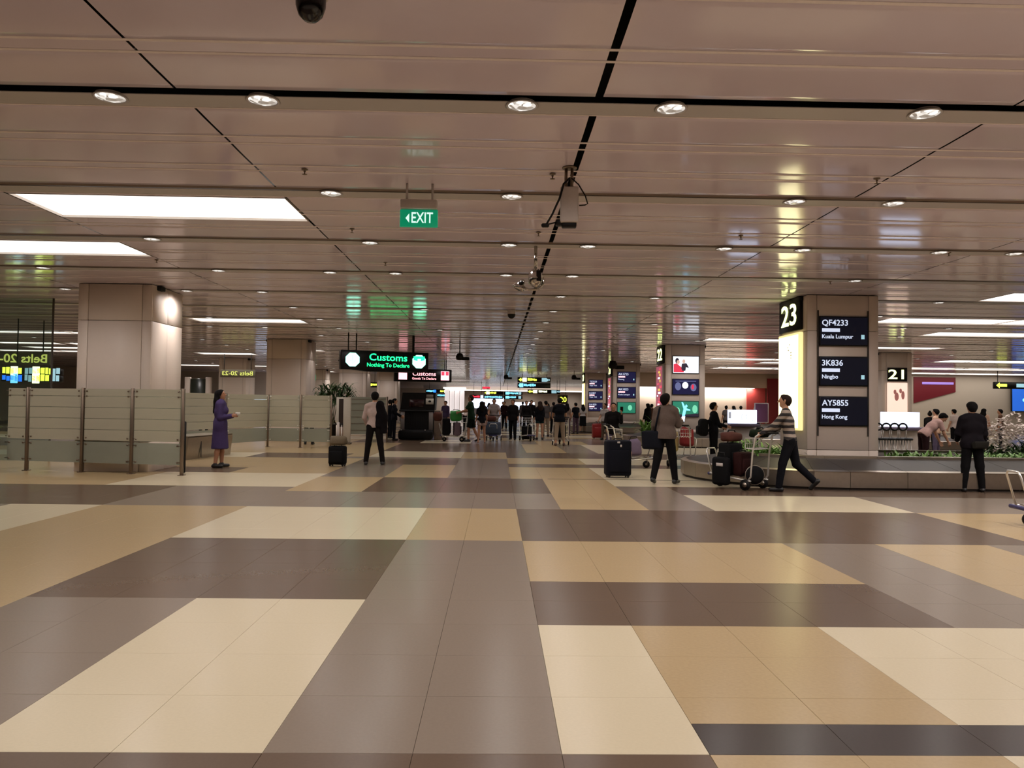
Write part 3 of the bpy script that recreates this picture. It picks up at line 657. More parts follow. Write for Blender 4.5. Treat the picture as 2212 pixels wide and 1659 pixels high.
for n, (x, y) in enumerate(SPR):
    lab = 'tiny sprinkler head under the ceiling, %s of those seen, counting from the left' % nth(sorted(SPR, key=lambda q: px(*q, CE)[0]).index((x, y)))
    if sp0 is None:
        sp0 = empty('sprinkler', lab, 'sprinkler', (x, y, CE), 0, 'ceiling sprinklers')
        MB().lathe([(.001, -.001), (.035, -.004), (.03, -.012), (.012, -.014), (.012, -.03)], 12).build('escutcheon', M_post, sp0)
        MB().lathe([(.006, -.03), (.006, -.055), (.028, -.058), (.001, -.062)], 12).build('deflector', M_post, sp0)
    else: dup(sp0, (x, y, CE), 0, lab)
# ------------------------------------------------------------------ glass partitions
def seg_T(a, b):
    ang = math.atan2(b[1]-a[1], b[0]-a[0]); return math.hypot(b[0]-a[0], b[1]-a[1]), ang
def partition(name, pts, label, ends, frosted=True, zt=1.71, zb=.2, postr=.024, bolts_chrome=False, wires=False):
    o = empty(name, label, 'glass screen', (pts[0][0], pts[0][1], 0)); ox, oy = pts[0]
    bolt_m = M_chrome if bolts_chrome else M_post
    for n, (x, y) in enumerate(pts):
        if n in ends: continue
        MB().rbox((x-ox, y-oy, .865), (.05, .085, 1.73), .006, 1).build('post', M_post, o)
        MB().box((x-ox, y-oy, .006), (.11, .14, .012)).build('base_plate', M_post, o)
    for (a, b) in zip(pts, pts[1:]):
        L, ang = seg_T(a, b); mx, my = (a[0]+b[0])/2-ox, (a[1]+b[1])/2-oy; wd = L-.09
        if wires:
            pn = MB().box((0, 0, 0), (wd, .012, zt-zb-.1)).build('glass_pane', M_lowglass, o, (mx, my, (zt+zb)/2+.05), ang)
            for z in (-.55, -.3, -.05, .2, .45, .62): MB().box((0, -.012, z), (wd, .012, .016)).build('rail', M_post, pn)
            continue
        up = MB().box((0, 0, 0), (wd, .010, zt-.66)).build('glass_pane', M_glass, o, (mx, my, (zt+.66)/2), ang)
        z0 = -(zt-.66)/2
        for (p, q) in ((.0, .215), (.225, .44), (.45, .665), (.675, .895), (.905, zt-.66)):
            MB().box((0, -.007, z0+(p+q)/2), (wd-.01, .003, q-p)).build('frosted_band', M_frost, up)
        lo = MB().box((0, 0, 0), (wd, .010, .63-zb)).build('glass_pane', M_lowglass, o, (mx, my, (.63+zb)/2), ang)
        for s in (-1, 1):
            for z, par, zz in ((zt-.045, up, (zt+.66)/2), (zt-.15, up, (zt+.66)/2), (.71, up, (zt+.66)/2), (.58, lo, (.63+zb)/2), (zb+.05, lo, (.63+zb)/2)):
                MB().cyl((s*(wd/2-.05), -.022, z-zz), (s*(wd/2-.05), .022, z-zz), .018, 10).build('bolt', bolt_m, par)
                MB().box((s*(wd/2+.01), 0, z-zz), (.1, .014, .016)).build('bracket', bolt_m, par)
    return o
partition('glass_partition', [(-10.28, 16.2), (-9.76, 16.08), (-8.49, 15.82), (-7.36, 15.56), (-6.27, 15.37)], 'nearest frosted glass partition with steel posts, in front of the left pillar', (0,))
partition('glass_partition', [(-8.95, 21.0), (-8.25, 23.4), (-7.56, 25.38), (-6.41, 25.08), (-5.38, 24.9)], 'glass partition with thin steel posts behind the woman in purple', (), bolts_chrome=True)
partition('glass_partition', [(-5.6, 28.9), (-4.15, 28.95)], 'low glass partition with horizontal rails, behind the man in the pale shirt', (), wires=True)
MB().rbox((0, 0, .53), (.05, .05, 1.06), .01, 1).build('stub_post', M_dkplastic)
tag(bpy.data.objects['stub_post'], 'short dark post at the right end of the nearest glass partition', 'post').location = (-6.46, 15.95, 0)
gw = empty('glass_wall', 'full height clear glass wall left of the nearest left pillar', 'glass wall', (-13.6, 18.5, 0))
for k in range(3):
    MB().box((-3.9+k*2.72, 0, 1.96), (2.69, .02, 3.9)).build('glass_pane', M_clear, gw)
for k in range(4): MB().box((-5.26+k*2.72, 0, 1.96), (.025, .05, 3.9)).build('mullion', M_joint, gw)
tr = empty('steel_trough', 'low brushed steel counter block behind the woman in purple', 'counter', (-7.98, 20.5, 0), math.radians(-8))
MB().prism([(-.42,0),(.36,0),(.42,.56),(.36,.58),(-.44,.58)], -1.15, 1.15).build('body', M_steel, tr)
MB().box((-.0, 0, .585), (.84, 2.34, .02)).build('top_rim', M_steel, tr); MB().box((.402, -.5, .28), (.012, .03, .5)).build('panel_seam', M_joint, tr)

# ------------------------------------------------------------------ carousels
def stadium(xa, xb, yc, r, n=14):
    """closed outline: left semicircle then straight to xb"""
    pts = [(xa+r+ -r*math.sin(t)*1., yc-r*math.cos(t)) for t in [PI*k/n for k in range(n+1)]]
    return [(xb, yc-r)]+pts+[(xb, yc+r)]
def carousel(label, xa, xb, yc, r, nseg):
    o = empty('baggage_carousel', label, 'baggage carousel', (xa, yc, 0))
    def ring(name, r0, z0, r1, z1, m, parent, dx0=0, cut=1, solid=.012):
        P0 = path(r0); P1 = path(r1)
        for k in range(len(P0)-1):
            (x0, y0), (x1, y1) = P0[k], P0[k+1]; (u0, v0), (u1, v1) = P1[k], P1[k+1]
            b = MB(); vs = [(x0, y0, z0), (x1, y1, z0), (u1, v1, z1), (u0, v0, z1)]
            e = .004
            c = [sum(v[i] for v in vs)/4 for i in range(3)]
            vs = [tuple(c[i]+(v[i]-c[i])*.992 for i in range(3)) for v in vs]
            nrm = (Vector(vs[1])-Vector(vs[0])).cross(Vector(vs[3])-Vector(vs[0])).normalized()*solid
            vs += [tuple(Vector(v)-nrm) for v in vs]
            b.add(vs, [(0,1,2,3),(7,6,5,4),(0,4,5,1),(1,5,6,2),(2,6,7,3),(3,7,4,0)]); b.build(name, m, parent)
    L = xb-xa
    def path(rr):
        n = 12; cx = r
        pts = []
        xs = [L-(L-cx)*k/nseg for k in range(nseg)]
        pts += [(x, -rr) for x in xs]
        pts += [(cx-rr*math.sin(PI*k/n), -rr*math.cos(PI*k/n)) for k in range(n+1)]
        pts += [(x, rr) for x in reversed(xs)]
        return pts
    ring('kick_panel', r-.05, 0, r-.05, .05, M_joint, o)
    ring('skirt_panel', r, .05, r, .33, M_steel, o)
    ring('rim', r+.02, .33, r-.10, .352, M_chrome2, o)
    ring('belt_plate', r-.12, .34, r-1.12, .50, M_belt, o)
    ring('inner_curb', r-1.13, .36, r-1.13, .545, M_steel, o)
    ring('inner_top', r-1.13, .545, r-1.25, .548, M_steel, o)
    b = MB(); P = path(r-1.2); b.prism([(x, 0) for x, y in P], 0, 1); 
    bm = MB(); n = len(P); bm.add([(x, y, .45) for x, y in P]+[(x, y, .5) for x, y in P], [tuple(range(n)), tuple(range(2*n-1, n-1, -1))]+[(i, (i+1) % n, (i+1) % n+n, i+n) for i in range(n)])
    bm.build('planter_bed', mat('soil', rgb(60,48,38), .9, bump=.4), o)
    return o
M_chrome2 = mat('satin_rim', rgb(176,164,150), .3, metal=1., var=.04)
carousel('nearest steel baggage carousel, right of the aisle, around pillar 23', 4.05, 15.0, 16.35, 2.45, 8)
carousel('second baggage carousel, around pillar 22', 5.0, 17.0, 30.0, 2.45, 6)
carousel('third baggage carousel, around pillar 21, behind the red suitcase', 4.2, 17., 43.6, 2.45, 5)

# ------------------------------------------------------------------ plants
M_leaf = mat('leaf_green', rgb(112,152,74), .45, var=.35, scale=9); M_leaf2 = mat('leaf_dark', rgb(58,84,44), .5, var=.35, scale=9)
M_flow = mat('orchid_white', rgb(244,230,222), .6, var=.1)
def leaf(b, p, az, el, L, wd, droop=.5, mi=0):
    n = 4; d = Vector((math.cos(az), math.sin(az), 0)); s = Vector((-math.sin(az), math.cos(az), 0)); vs = []; q = Vector(p); e = el
    ws = [.35, 1., .9, .6, .05]
    for k in range(n+1):
        vs += [q-s*wd*.5*ws[k], q+s*wd*.5*ws[k]]; q = q+(d*math.cos(e)+Vector((0, 0, math.sin(e))))*(L/n); e -= droop/n*2
    b.add(vs, [(2*k, 2*k+1, 2*k+3, 2*k+2) for k in range(n)], mi, True)
def greens(name, label, cat, loc, area, n, hmin, hmax, m, seed, wd=.05, kind='stuff', parent=None, spread=1.):
    rd = random.Random(seed); b = MB()
    for k in range(n):
        x = rd.uniform(-area[0], area[0])/2; y = rd.uniform(-area[1], area[1])/2
        leaf(b, (x, y, 0), rd.uniform(0, 2*PI), rd.uniform(.5, 1.45), rd.uniform(hmin, hmax), wd*rd.uniform(.7, 1.3), rd.uniform(.4, 1.3)*spread)
    o = b.build(name, m, parent, loc)
    return tag(o, label, cat, kind=kind)
greens('planter_grass', 'low green leaves along the planter bed right of pillar 23', 'plants', (10.3, 15.75, .49), (4.2, .55), 620, .12, .26, M_leaf, 1, .045)
greens('planter_fern', 'green fern clump beside pillar 23, behind the man in the striped sweater', 'plant', (5.75, 15.9, .46), (.75, .5), 150, .25, .5, M_leaf, 2, .05, 'thing')
greens('planter_fern', 'green fern in the second carousel planter, left of the man in the grey sweater', 'plant', (6.02, 29.3, .46), (.8, .6), 130, .55, 1.0, M_leaf, 3, .07, 'thing')
greens('planter_fern', 'small green plant right of the backpacker, behind the first carousel', 'plant', (5.55, 17.2, .5), (.6, .3), 90, .3, .55, M_leaf, 4, .05, 'thing')
of = greens('orchid_bed', 'bed of white orchids with dark leaves at the right edge of the photo', 'flowers', (12.55, 17.3, .49), (2.6, .5), 260, .3, .55, M_leaf2, 5, .05, 'stuff')
rd = random.Random(9); b = MB()
for k in range(560):
    x, y = rd.uniform(-1.3, .9), rd.uniform(-.3, .3); z = min(.92, max(.12, rd.gauss(.50, .19)))+.06*math.sin(7*x)
    for q in range(5): leaf(b, (x, y, z), q*2*PI/5+rd.random(), rd.uniform(-.2, .8), .07, .06, .4)
tag(b.build('blossoms', M_flow, of), kind='stuff')
pp = empty('potted_palm', 'dark green palm plant in a pot behind the partition, left of the customs sign', 'plant', (-6.3, 29.9, 0))
MB().lathe([(.001, 0), (.26, 0), (.34, .62), (.36, .64), (.32, .64), (.30, .58), (.001, .57)], 20).build('pot', M_dkplastic, pp)
rd = random.Random(11)
for s_ in range(7): MB().tube([(rd.uniform(-.12,.12), rd.uniform(-.12,.12), .57), (rd.uniform(-.25,.25), rd.uniform(-.2,.2), 1.1+.12*s_)], .016, 6).build('stem', mat('stem', rgb(84,80,52), .7), pp)
b = MB()
for k in range(340): leaf(b, (rd.uniform(-.6,.6), rd.uniform(-.3,.3), rd.uniform(1.35, 2.05)), rd.uniform(0, 2*PI), rd.uniform(.2, 1.3), rd.uniform(.4,.7), .06, rd.uniform(.6,1.4))
tag(b.build('foliage', M_leaf2, pp), kind='stuff')
pl = empty('potted_shrub', 'shrub in a dark pot cut off by the left edge of the photo', 'plant', (-10.63, 16.0, 0))
MB().lathe([(.001, 0), (.2, 0), (.27, .52), (.28, .54), (.24, .54), (.001, .5)], 20).build('pot', M_dkplastic, pl); rd = random.Random(12); b = MB()
MB().cyl((0, 0, .5), (.03, 0, 1.15), .02, 8).build('stem', MATS['stem'], pl)
for k in range(170): leaf(b, (rd.gauss(0,.10), rd.gauss(0,.1), rd.uniform(.55, 1.35)), rd.uniform(0, 2*PI), rd.uniform(.0, 1.2), rd.uniform(.12,.24), .05, .9)
tag(b.build('foliage', M_leaf, pl), kind='stuff')

# ------------------------------------------------------------------ luggage trolleys
M_bump = mat('blue_bumper', rgb(52,48,92), .5)
def trolley(loc, rz, label):
    """local +x is the direction of travel"""
    o = empty('luggage_trolley', label, 'luggage trolley', loc, rz, 'luggage trolleys')
    for s in (-1, 1):
        MB().tube([(-.47, s*.29, .17), (.0, s*.26, .21), (.48, s*.16, .25)], .017, 8).build('side_rail', M_chrome, o)
        MB().tube([(-.36, s*.29, .12), (-.47, s*.29, .25), (-.50, s*.285, .7), (-.56, s*.28, .98), (-.66, s*.28, 1.04)], .017, 8).build('upright', M_chrome, o)
    MB().tube([(.44, -.15, .25), (.56, -.15, .66), (.57, -.11, .71), (.57, .11, .71), (.56, .15, .66), (.44, .15, .25)], .014, 8).build('front_hoop', M_chrome, o)
    MB().cyl((.50, -.17, .24), (.50, .17, .24), .028, 10).build('bumper', M_bump, o)
    MB().cyl((-.66, -.30, 1.04), (-.66, .30, 1.04), .02, 10).build('handle_bar', M_dkplastic, o)
    bk_ = MB()
    for k in range(9): bk_.tube([(-.55, -.24+.06*k, .95), (-.34, -.24+.06*k, .93), (-.33, -.24+.06*k, .76), (-.52, -.24+.06*k, .74)], .005, 5)
    for z, x in ((.94, -.335), (.84, -.335), (.76, -.335)): bk_.cyl((x, -.26, z), (x, .26, z), .006, 5)
    for s in (-1, 1): bk_.tube([(-.55, s*.26, .95), (-.335, s*.26, .94), (-.335, s*.26, .76), (-.52, s*.26, .74)], .007, 5)
    bk_.build('wire_basket', M_chrome, o)
    for k in range(5): MB().box((-.36+.18*k, 0, .215+.012*k), (.07, .54-.065*k, .015)).build('deck_slat', M_steel, o)
    for s in (-1, 1):
        wv = MB().cyl((-.36, s*.30-.02, .1), (-.36, s*.30+.02, .1), .1, 16).build('wheel', M_rub, o); MB().cyl((-.36, s*.30-.025, .1), (-.36, s*.30+.025, .1), .045, 12).build('hub', M_steel, wv)
    wv = MB().cyl((.36, -.025, .085), (.36, .025, .085), .085, 16).build('wheel', M_rub, o); MB().cyl((.36, -.03, .085), (.36, .03, .085), .035, 12).build('hub', M_steel, wv)
    MB().tube([(.36, -.04, .085), (.38, -.04, .22), (.38, .04, .22), (.36, .04, .085)], .01, 6).build('fork', M_steel, o)
    return o
t0 = trolley((4.5, 14.2, 0), math.radians(130), 'loaded luggage trolley pushed by the man in the striped sweater')
dup(t0, (7.33, 9.83, 0), math.radians(176), 'empty luggage trolley cut off by the right edge of the photo')
dup(t0, (2.42, 29.0, 0), math.radians(88), 'luggage trolley pushed by the man in the dark T-shirt and beige trousers')
dup(t0, (-1.72, 30.5, 0), math.radians(178), 'luggage trolley with a bright green bag, pushed by the man in green')
dup(t0, (-.12, 31.3, 0), math.radians(-92), 'luggage trolley with a big blue-grey case, pushed by the man in grey shirt')
dup(t0, (1.33, 31.6, 0), math.radians(-80), 'empty luggage trolley standing in the far aisle centre')
dup(t0, (3.3, 18.5, 0), math.radians(8), 'luggage trolley with bags behind the big navy suitcase')
dup(t0, (4.75, 19.2, 0), math.radians(60), 'luggage trolley with a red bag beside the man in the grey sweater')

# ------------------------------------------------------------------ bags
def fab(name, c, rough=.75):
    if max(c) < .075: c = tuple(k*.42 for k in c)
    return mat('fabric_'+name, c, rough, var=.15, scale=40, bump=.12, spec=.12)
def suitcase(loc, rz, d, m, label, handle=0, trim=None, cat='suitcase', rx=0, name='suitcase', wheels=True, group=None):
    w_, t_, h_ = d; o = empty(name, label, cat, loc, rz, group); o.rotation_euler = (rx, 0, rz); z0 = .04 if wheels else 0
    MB().rbox((0, 0, z0+h_/2), (w_, t_, h_), .05, 3).build('body', m, o)
    MB().rbox((0, -t_/2-.015, z0+h_*.42), (w_*.8, .05, h_*.62), .03, 2).build('front_pocket', m, o)
    MB().tube([(-w_*.47, -t_*.12, z0+.06), (-w_*.47, -t_*.12, z0+h_-.05), (w_*.47, -t_*.12, z0+h_-.05), (w_*.47, -t_*.12, z0+.06)], .007, 5).build('zip', trim or M_dkplastic, o)
    MB().tube([(-.09, 0, z0+h_-.01), (-.08, 0, z0+h_+.03), (.08, 0, z0+h_+.03), (.09, 0, z0+h_-.01)], .012, 6).build('carry_handle', M_dkplastic, o)
    if handle:
        for s in (-1, 1): MB().cyl((s*.06, t_*.3, z0+h_-.02), (s*.06, t_*.3, z0+h_+handle), .010, 8).build('handle_tube', M_chrome, o)
        MB().rbox((0, t_*.3, z0+h_+handle), (.19, .03, .03), .01, 2).build('pull_handle', M_dkplastic, o)
    if wheels:
        for sx in (-1, 1):
            for sy in (-1, 1): MB().cyl((sx*w_*.38-.012, sy*t_*.33, .022), (sx*w_*.38+.012, sy*t_*.33, .022), .022, 10).build('wheel', M_rub, o)
            MB().box((sx*w_*.38, 0, .036), (.05, t_*.8, .02)).build('wheel_mount', M_dkplastic, o)
    return o
M_navy = fab('navy', rgb(32,34,46)); M_blk = fab('black', rgb(28,27,29)); M_redc = mat('red_shell', rgb(140,30,30), .4); M_bg = fab('bluegrey', rgb(66,74,88)); M_kh = fab('khaki', rgb(110,98,80)); M_gbag = mat('green_bag', rgb(48,140,60), .5); M_brownb = fab('brown', rgb(86,52,44)); M_mauve = fab('mauve', rgb(104,88,98)); M_redbag = fab('red', rgb(140,52,54)); M_teal = fab('dark_teal', rgb(28,40,44))
sc = suitcase((2.55, 16.0, 0), math.radians(4), (.53, .33, .74), M_navy, 'large navy soft suitcase standing upright in front of the bag-laden trolley')
tg = MB().rbox((0, 0, 0), (.06, .01, .035), .004, 1).build('luggage_tag', M_plastic, sc, (-.02, -.18, .74)); MB().rbox((0, 0, 0), (.035, .01, .05), .004, 1).build('luggage_tag', M_plastic, sc, (.02, -.22, .67))
bcase = suitcase((-3.72, 18.0, 0), math.radians(-6), (.39, .26, .44), M_blk, 'small black wheeled case with pull handle beside the man in the pale shirt', .5)
MB().rbox((-.02, .06, .86), (.06, .02, .34), .005, 1).build('airline_tag', M_plastic, bcase)
def lump(name, label, cat, loc, rz, d, m, seed, group=None, strap=None):
    """soft bag or folded cloth: rounded block pushed about by noise"""
    o = empty(name, label, cat, loc, rz, group); b = MB().rbox((0, 0, d[2]/2), d, min(d)*.38, 4); rd = random.Random(seed); ph = [rd.uniform(0, 6) for _ in range(6)]
    b.v = [(x+.06*d[0]*math.sin(9*z/d[2]*.5+ph[0])*math.cos(5*y/d[1]+ph[1]), y+.06*d[1]*math.sin(6*x/d[0]+ph[2]), max(0., z*(1+.10*math.sin(7*x/d[0]+ph[3])*math.cos(4*y/d[1]+ph[4])))) for x, y, z in b.v]
    b.build('body', m, o)
    if strap: MB().tube([(-d[0]*.3, 0, d[2]*.9), (-d[0]*.2, 0, d[2]+strap), (d[0]*.2, 0, d[2]+strap), (d[0]*.3, 0, d[2]*.9)], .012, 6).build('strap', M_dkplastic, o)
    return o
lump('folded_jacket', 'grey-brown jacket bundled on top of the small black wheeled case', 'jacket', (-3.70, 17.98, .50), .1, (.38, .26, .20), M_kh, 1)
# load of the trolley pushed by the man in the striped sweater (placed in the trolley's own frame)
def on_t(lx, ly): c, s_ = math.cos(math.radians(130)), math.sin(math.radians(130)); return 4.5+lx*c-ly*s_, 14.2+lx*s_+ly*c
TR = math.radians(130)
x, y = on_t(.14, .0); suitcase((x, y, .235), TR-PI/2, (.44, .27, .60), M_blk, 'black suitcase standing on the near trolley beneath the duffel bag', 0, wheels=False)
x, y = on_t(-.12, .0); suitcase((x, y, .235), TR-PI/2, (.42, .18, .44), fab('darkred', rgb(70,34,32)), 'dark red case standing behind the black suitcase on the near trolley', 0, wheels=False)
x, y = on_t(.12, .0); lump('duffel_bag', 'dark brown duffel bag on top of the black suitcase on the near trolley', 'bag', (x, y, .86), TR+PI/2, (.46, .26, .17), M_brownb, 2, strap=.04)
x, y = on_t(-.46, -.02); lump('tote_bag', 'dark green tote bag on top of the near trolley basket', 'bag', (x, y, .955), TR+PI/2, (.44, .2, .15), fab('darkgreen', rgb(40,54,34)), 3, strap=.03)
x, y = on_t(.12, .33); bb = empty('black_bag', 'black bag with a white label hanging on the near side of the near trolley', 'bag', (x, y, .06), TR+PI); MB().rbox((0, 0, .26), (.34, .16, .52), .06, 3).build('body', M_blk, bb)
MB().rbox((.02, -.086, .38), (.14, .012, .06), .004, 1).build('luggage_tag', M_plastic, bb); MB().tube([(-.08, 0, .5), (-.06, 0, .6), (.06, 0, .6), (.08, 0, .5)], .012, 6).build('strap', M_dkplastic, bb)
x, y = on_t(-.42, .10); rb = empty('round_bag', 'round black bag hanging low at the rear of the near trolley', 'bag', (x-.02, y-.10, .10), 0); MB().lathe([(.001, -.06), (.10, -.055), (.16, -.03), (.17, .0), (.16, .03), (.10, .055), (.001, .06)], 24, T=Matrix.Translation((0, 0, .18)) @ Matrix.Rotation(PI/2, 4, 'X')).build('body', M_blk, rb)
MB().tube([(.172*math.cos(a), 0, .18+.172*math.sin(a)) for a in [2*PI*k/20 for k in range(20)]], .009, 6, closed=True).build('rim', M_steel, rb)
# load of the trolley behind the navy suitcase
lump('carrier_bag', 'purple and white patterned carrier bag on the trolley behind the navy suitcase', 'bag', (3.32, 18.42, .30), .2, (.36, .26, .40), fab('violet', rgb(112,98,120)), 4, strap=.06)
lump('tan_bag', 'tan soft bag at the left end of the trolley behind the navy suitcase', 'bag', (2.92, 18.3, .32), .2, (.3, .3, .5), M_kh, 5, strap=.05)
lump('pink_bag', 'small pale pink bag right of the navy suitcase', 'bag', (3.12, 18.12, .26), -.2, (.2, .16, .2), fab('palepink', rgb(190,150,140)), 6, strap=.03)
lump('red_bag', 'red bag on the trolley right of the man in the grey sweater', 'bag', (4.8, 19.15, .50), .2, (.34, .26, .46), M_redbag, 7, strap=.05)
lump('yellow_bag', 'cream carrier bag behind the hip of the man in the grey sweater', 'bag', (4.5, 19.3, .35), .2, (.22, .2, .5), fab('cream', rgb(200,178,120)), 8, strap=.05)
# far trolleys
suitcase((-2.0, 30.3, .26), math.radians(95), (.5, .3, .66), M_blk, 'black suitcase on the trolley pushed by the man in green', wheels=False)
suitcase((-1.58, 30.35, .24), math.radians(100), (.44, .26, .52), M_mauve, 'mauve suitcase on the rear of the trolley pushed by the man in green', wheels=False)
lump('green_bag', 'bright green plastic bag on top of the far trolley', 'bag', (-1.62, 30.25, .80), .2, (.46, .3, .42), M_gbag, 9, strap=.05)
lump('dark_bag', 'brown-black bag at the front of the far trolley with the green bag', 'bag', (-2.35, 30.35, .8), .2, (.34, .28, .36), M_brownb, 10, strap=.04)
suitcase((-.18, 30.95, .26), math.radians(2), (.72, .3, .52), M_bg, 'big blue-grey suitcase lying across the trolley of the man in grey', wheels=False)
lump('brown_bag', 'dark brown bag on top of the big blue-grey suitcase', 'bag', (-.28, 31.05, .80), 0, (.5, .3, .22), M_brownb, 11, strap=.03)
suitcase((2.42, 29.35, .26), math.radians(0), (.5, .3, .5), M_blk, 'black suitcase on the trolley ahead of the man in the dark T-shirt', wheels=False)
suitcase((4.62, 34.7, 0), math.radians(8), (.52, .3, .64), M_redc, 'bright red hard suitcase standing left of the third carousel', .08)
suitcase((1.28, 32.4, 0), math.radians(8), (.42, .26, .55), M_blk, 'black suitcase standing behind the empty far trolley')
lump('shoulder_bag', 'dark navy shoulder bag hanging at the left hip of the man in grey sweater', 'bag', (2.98, 14.62, .62), math.radians(-20), (.40, .17, .38), M_navy, 12)
lump('hip_bag', 'olive waist bag worn on the back by the man in the dark jacket', 'bag', (8.82, 13.74, .80), .1, (.30, .08, .13), fab('olive', rgb(44,41,34)), 13)
bp = empty('backpack', 'black backpack worn by the young man facing right behind the carousel', 'backpack', (5.44, 20.0, .74), math.radians(92))
MB().rbox((0, 0, .22), (.34, .22, .46), .09, 4).build('body', M_blk, bp); MB().rbox((0, .12, .15), (.26, .1, .24), .05, 3).build('front_pocket', M_blk, bp)
for s in (-1, 1): MB().tube([(s*.11, -.1, .42), (s*.12, -.18, .40), (s*.12, -.22, .2), (s*.11, -.12, .04)], .02, 6).build('strap', M_blk, bp)

# ------------------------------------------------------------------ scanner, stands, counters
xm = empty('baggage_scanner', 'dark baggage scanner with silver side panels below the red customs sign', 'scanner', (-3.28, 31.4, 0))
MB().prism([(-.68,1.22),(.72,1.22),(.76,1.93),(-.60,1.93)], -.02, .9).build('upper_hood', M_signblk, xm)
MB().box((-.0, .42, .7), (1.32, .88, 1.02)).build('housing', M_dkplastic, xm)
MB().rbox((0, -.02, 1.19), (1.44, .14, .07), .01, 1).build('ledge', M_dkplastic, xm)
for s in (-1, 1): MB().rbox((s*.58, -.04, .78), (.17, .06, .74), .01, 1).build('side_panel', mat('silver_panel', rgb(120,112,108), .45), xm)
for k in range(9): MB().box((-.40+.1*k, -.035, .78), (.094, .012, .74)).build('curtain_strip', M_rub, xm)
MB().rbox((0, -.28, .22), (1.4, .62, .40), .12, 4).build('roller_bed', M_rub, xm)
for x in (-.56, .40): MB().cyl((x, -.56, .42), (x, -.60, .42), .025, 10).build('knob', M_chrome, xm)
nt_ = MB().rbox((0, 0, 0), (.32, .012, .24), .004, 1).build('notice', mat('paper', rgb(196,190,178), .8), xm, (.52, -.03, 1.58)); MB().prism(ell(0, 0, .06, .045), -.012, -.006).build('notice_print', M_dkplastic, nt_)
MB().rbox((0, 0, 0), (.28, .012, .14), .004, 1).build('notice', mat('paper_grey', rgb(120,112,104), .8), xm, (.52, -.03, 1.79))
MB().rbox((0, 0, 0), (.6, .01, .3), .004, 1).build('hood_window', mat('dark_red_glass', rgb(40,14,18), .2), xm, (-.02, -.03, 1.5))
sb = empty('side_cabinet', 'plain brown cabinet standing against the right side of the scanner', 'cabinet', (-2.42, 31.7, 0)); MB().rbox((0, 0, .6), (.3, .7, 1.2), .01, 1).build('body', mat('brown_laminate', rgb(112,92,78), .6), sb); MB().box((0, -.355, .6), (.26, .01, 1.1)).build('door', mat('brown_laminate', rgb(112,92,78), .6), sb)
st = empty('doorway_stand', 'white-framed open doorway, built as a stand with a dark panel, behind the small black case', 'stand', (-5.5, 27.5, 0))  # open doorway with a white frame, modelled as a stand
MB().rbox((0, 0, .87), (.52, .1, 1.62), .015, 1).build('stand_body', mat('pale_panel', rgb(188,178,164), .6), st); MB().box((-.08, -.055, 1.12), (.16, .012, 1.0)).build('dark_opening', mat('doorway_dark', rgb(44,30,26), .4), st); MB().rbox((-.08, -.056, .42), (.17, .012, .4), .01, 1).build('lower_panel', mat('tan_panel', rgb(150,128,112), .6), st); MB().rbox((0, 0, .03), (.56, .3, .06), .01, 1).build('foot', M_post, st)
def glow_counter(loc, wd, label, scribble):
    o = empty('glowing_counter', label, 'counter', loc); MB().rbox((0, .2, .5), (wd, .4, 1.0), .02, 1).build('counter_body', M_plastic, o)
    MB().rbox((0, 0, 1.21), (wd, .06, .42), .01, 1).build('glow_panel', M_white, o)
    MB().rbox((0, -.15, .94), (wd*1.0, .34, .1), .02, 1).build('tray', mat('violet_tray', rgb(92,80,104), .5), o)
    if scribble:
        g = mat('pen_grey', rgb(120,118,124), .6, emit=(.3,.3,.32), es=1.)
        MB().tube([(0, -.04, 1.30), (-.04, -.04, 1.2), (-.02, -.04, 1.12), (.03, -.04, 1.12)], .007, 5).build('drawn_line', g, o); MB().tube([(.1, -.04, 1.3), (.13, -.04, 1.12), (.2, -.04, 1.2), (.22, -.04, 1.06), (.3, -.04, 1.2), (.32, -.04, 1.06)], .007, 5).build('drawn_line', g, o)
        MB().box((-wd*.44, -.035, 1.25), (.07, .008, .2)).build('print_block', g, o)
    return o
glow_counter((7.77, 24, 0), .92, 'counter with a bright white drawing panel between backpacker and striped man', True)
glow_counter((11.75, 22, 0), 1.14, 'counter with a plain bright white front right of pillar 23', False)
ps = empty('poster_stand', 'pale-framed stand with a purple poster left of pillar 23', 'stand', (8.52, 24.4, 0))
MB().rbox((0, 0, 1.33), (.46, .04, .64), .008, 1).build('frame', M_plastic, ps); MB().box((0, -.024, 1.33), (.4, .008, .58)).build('poster', mat('purple_poster', rgb(104,56,84), .5), ps); MB().cyl((0, .03, 0), (0, .03, 1.02), .02, 8).build('pole', M_post, ps); MB().lathe([(.001, 0), (.2, 0), (.2, .02), (.001, .03)], 16).build('foot', M_post, ps)
s0 = None
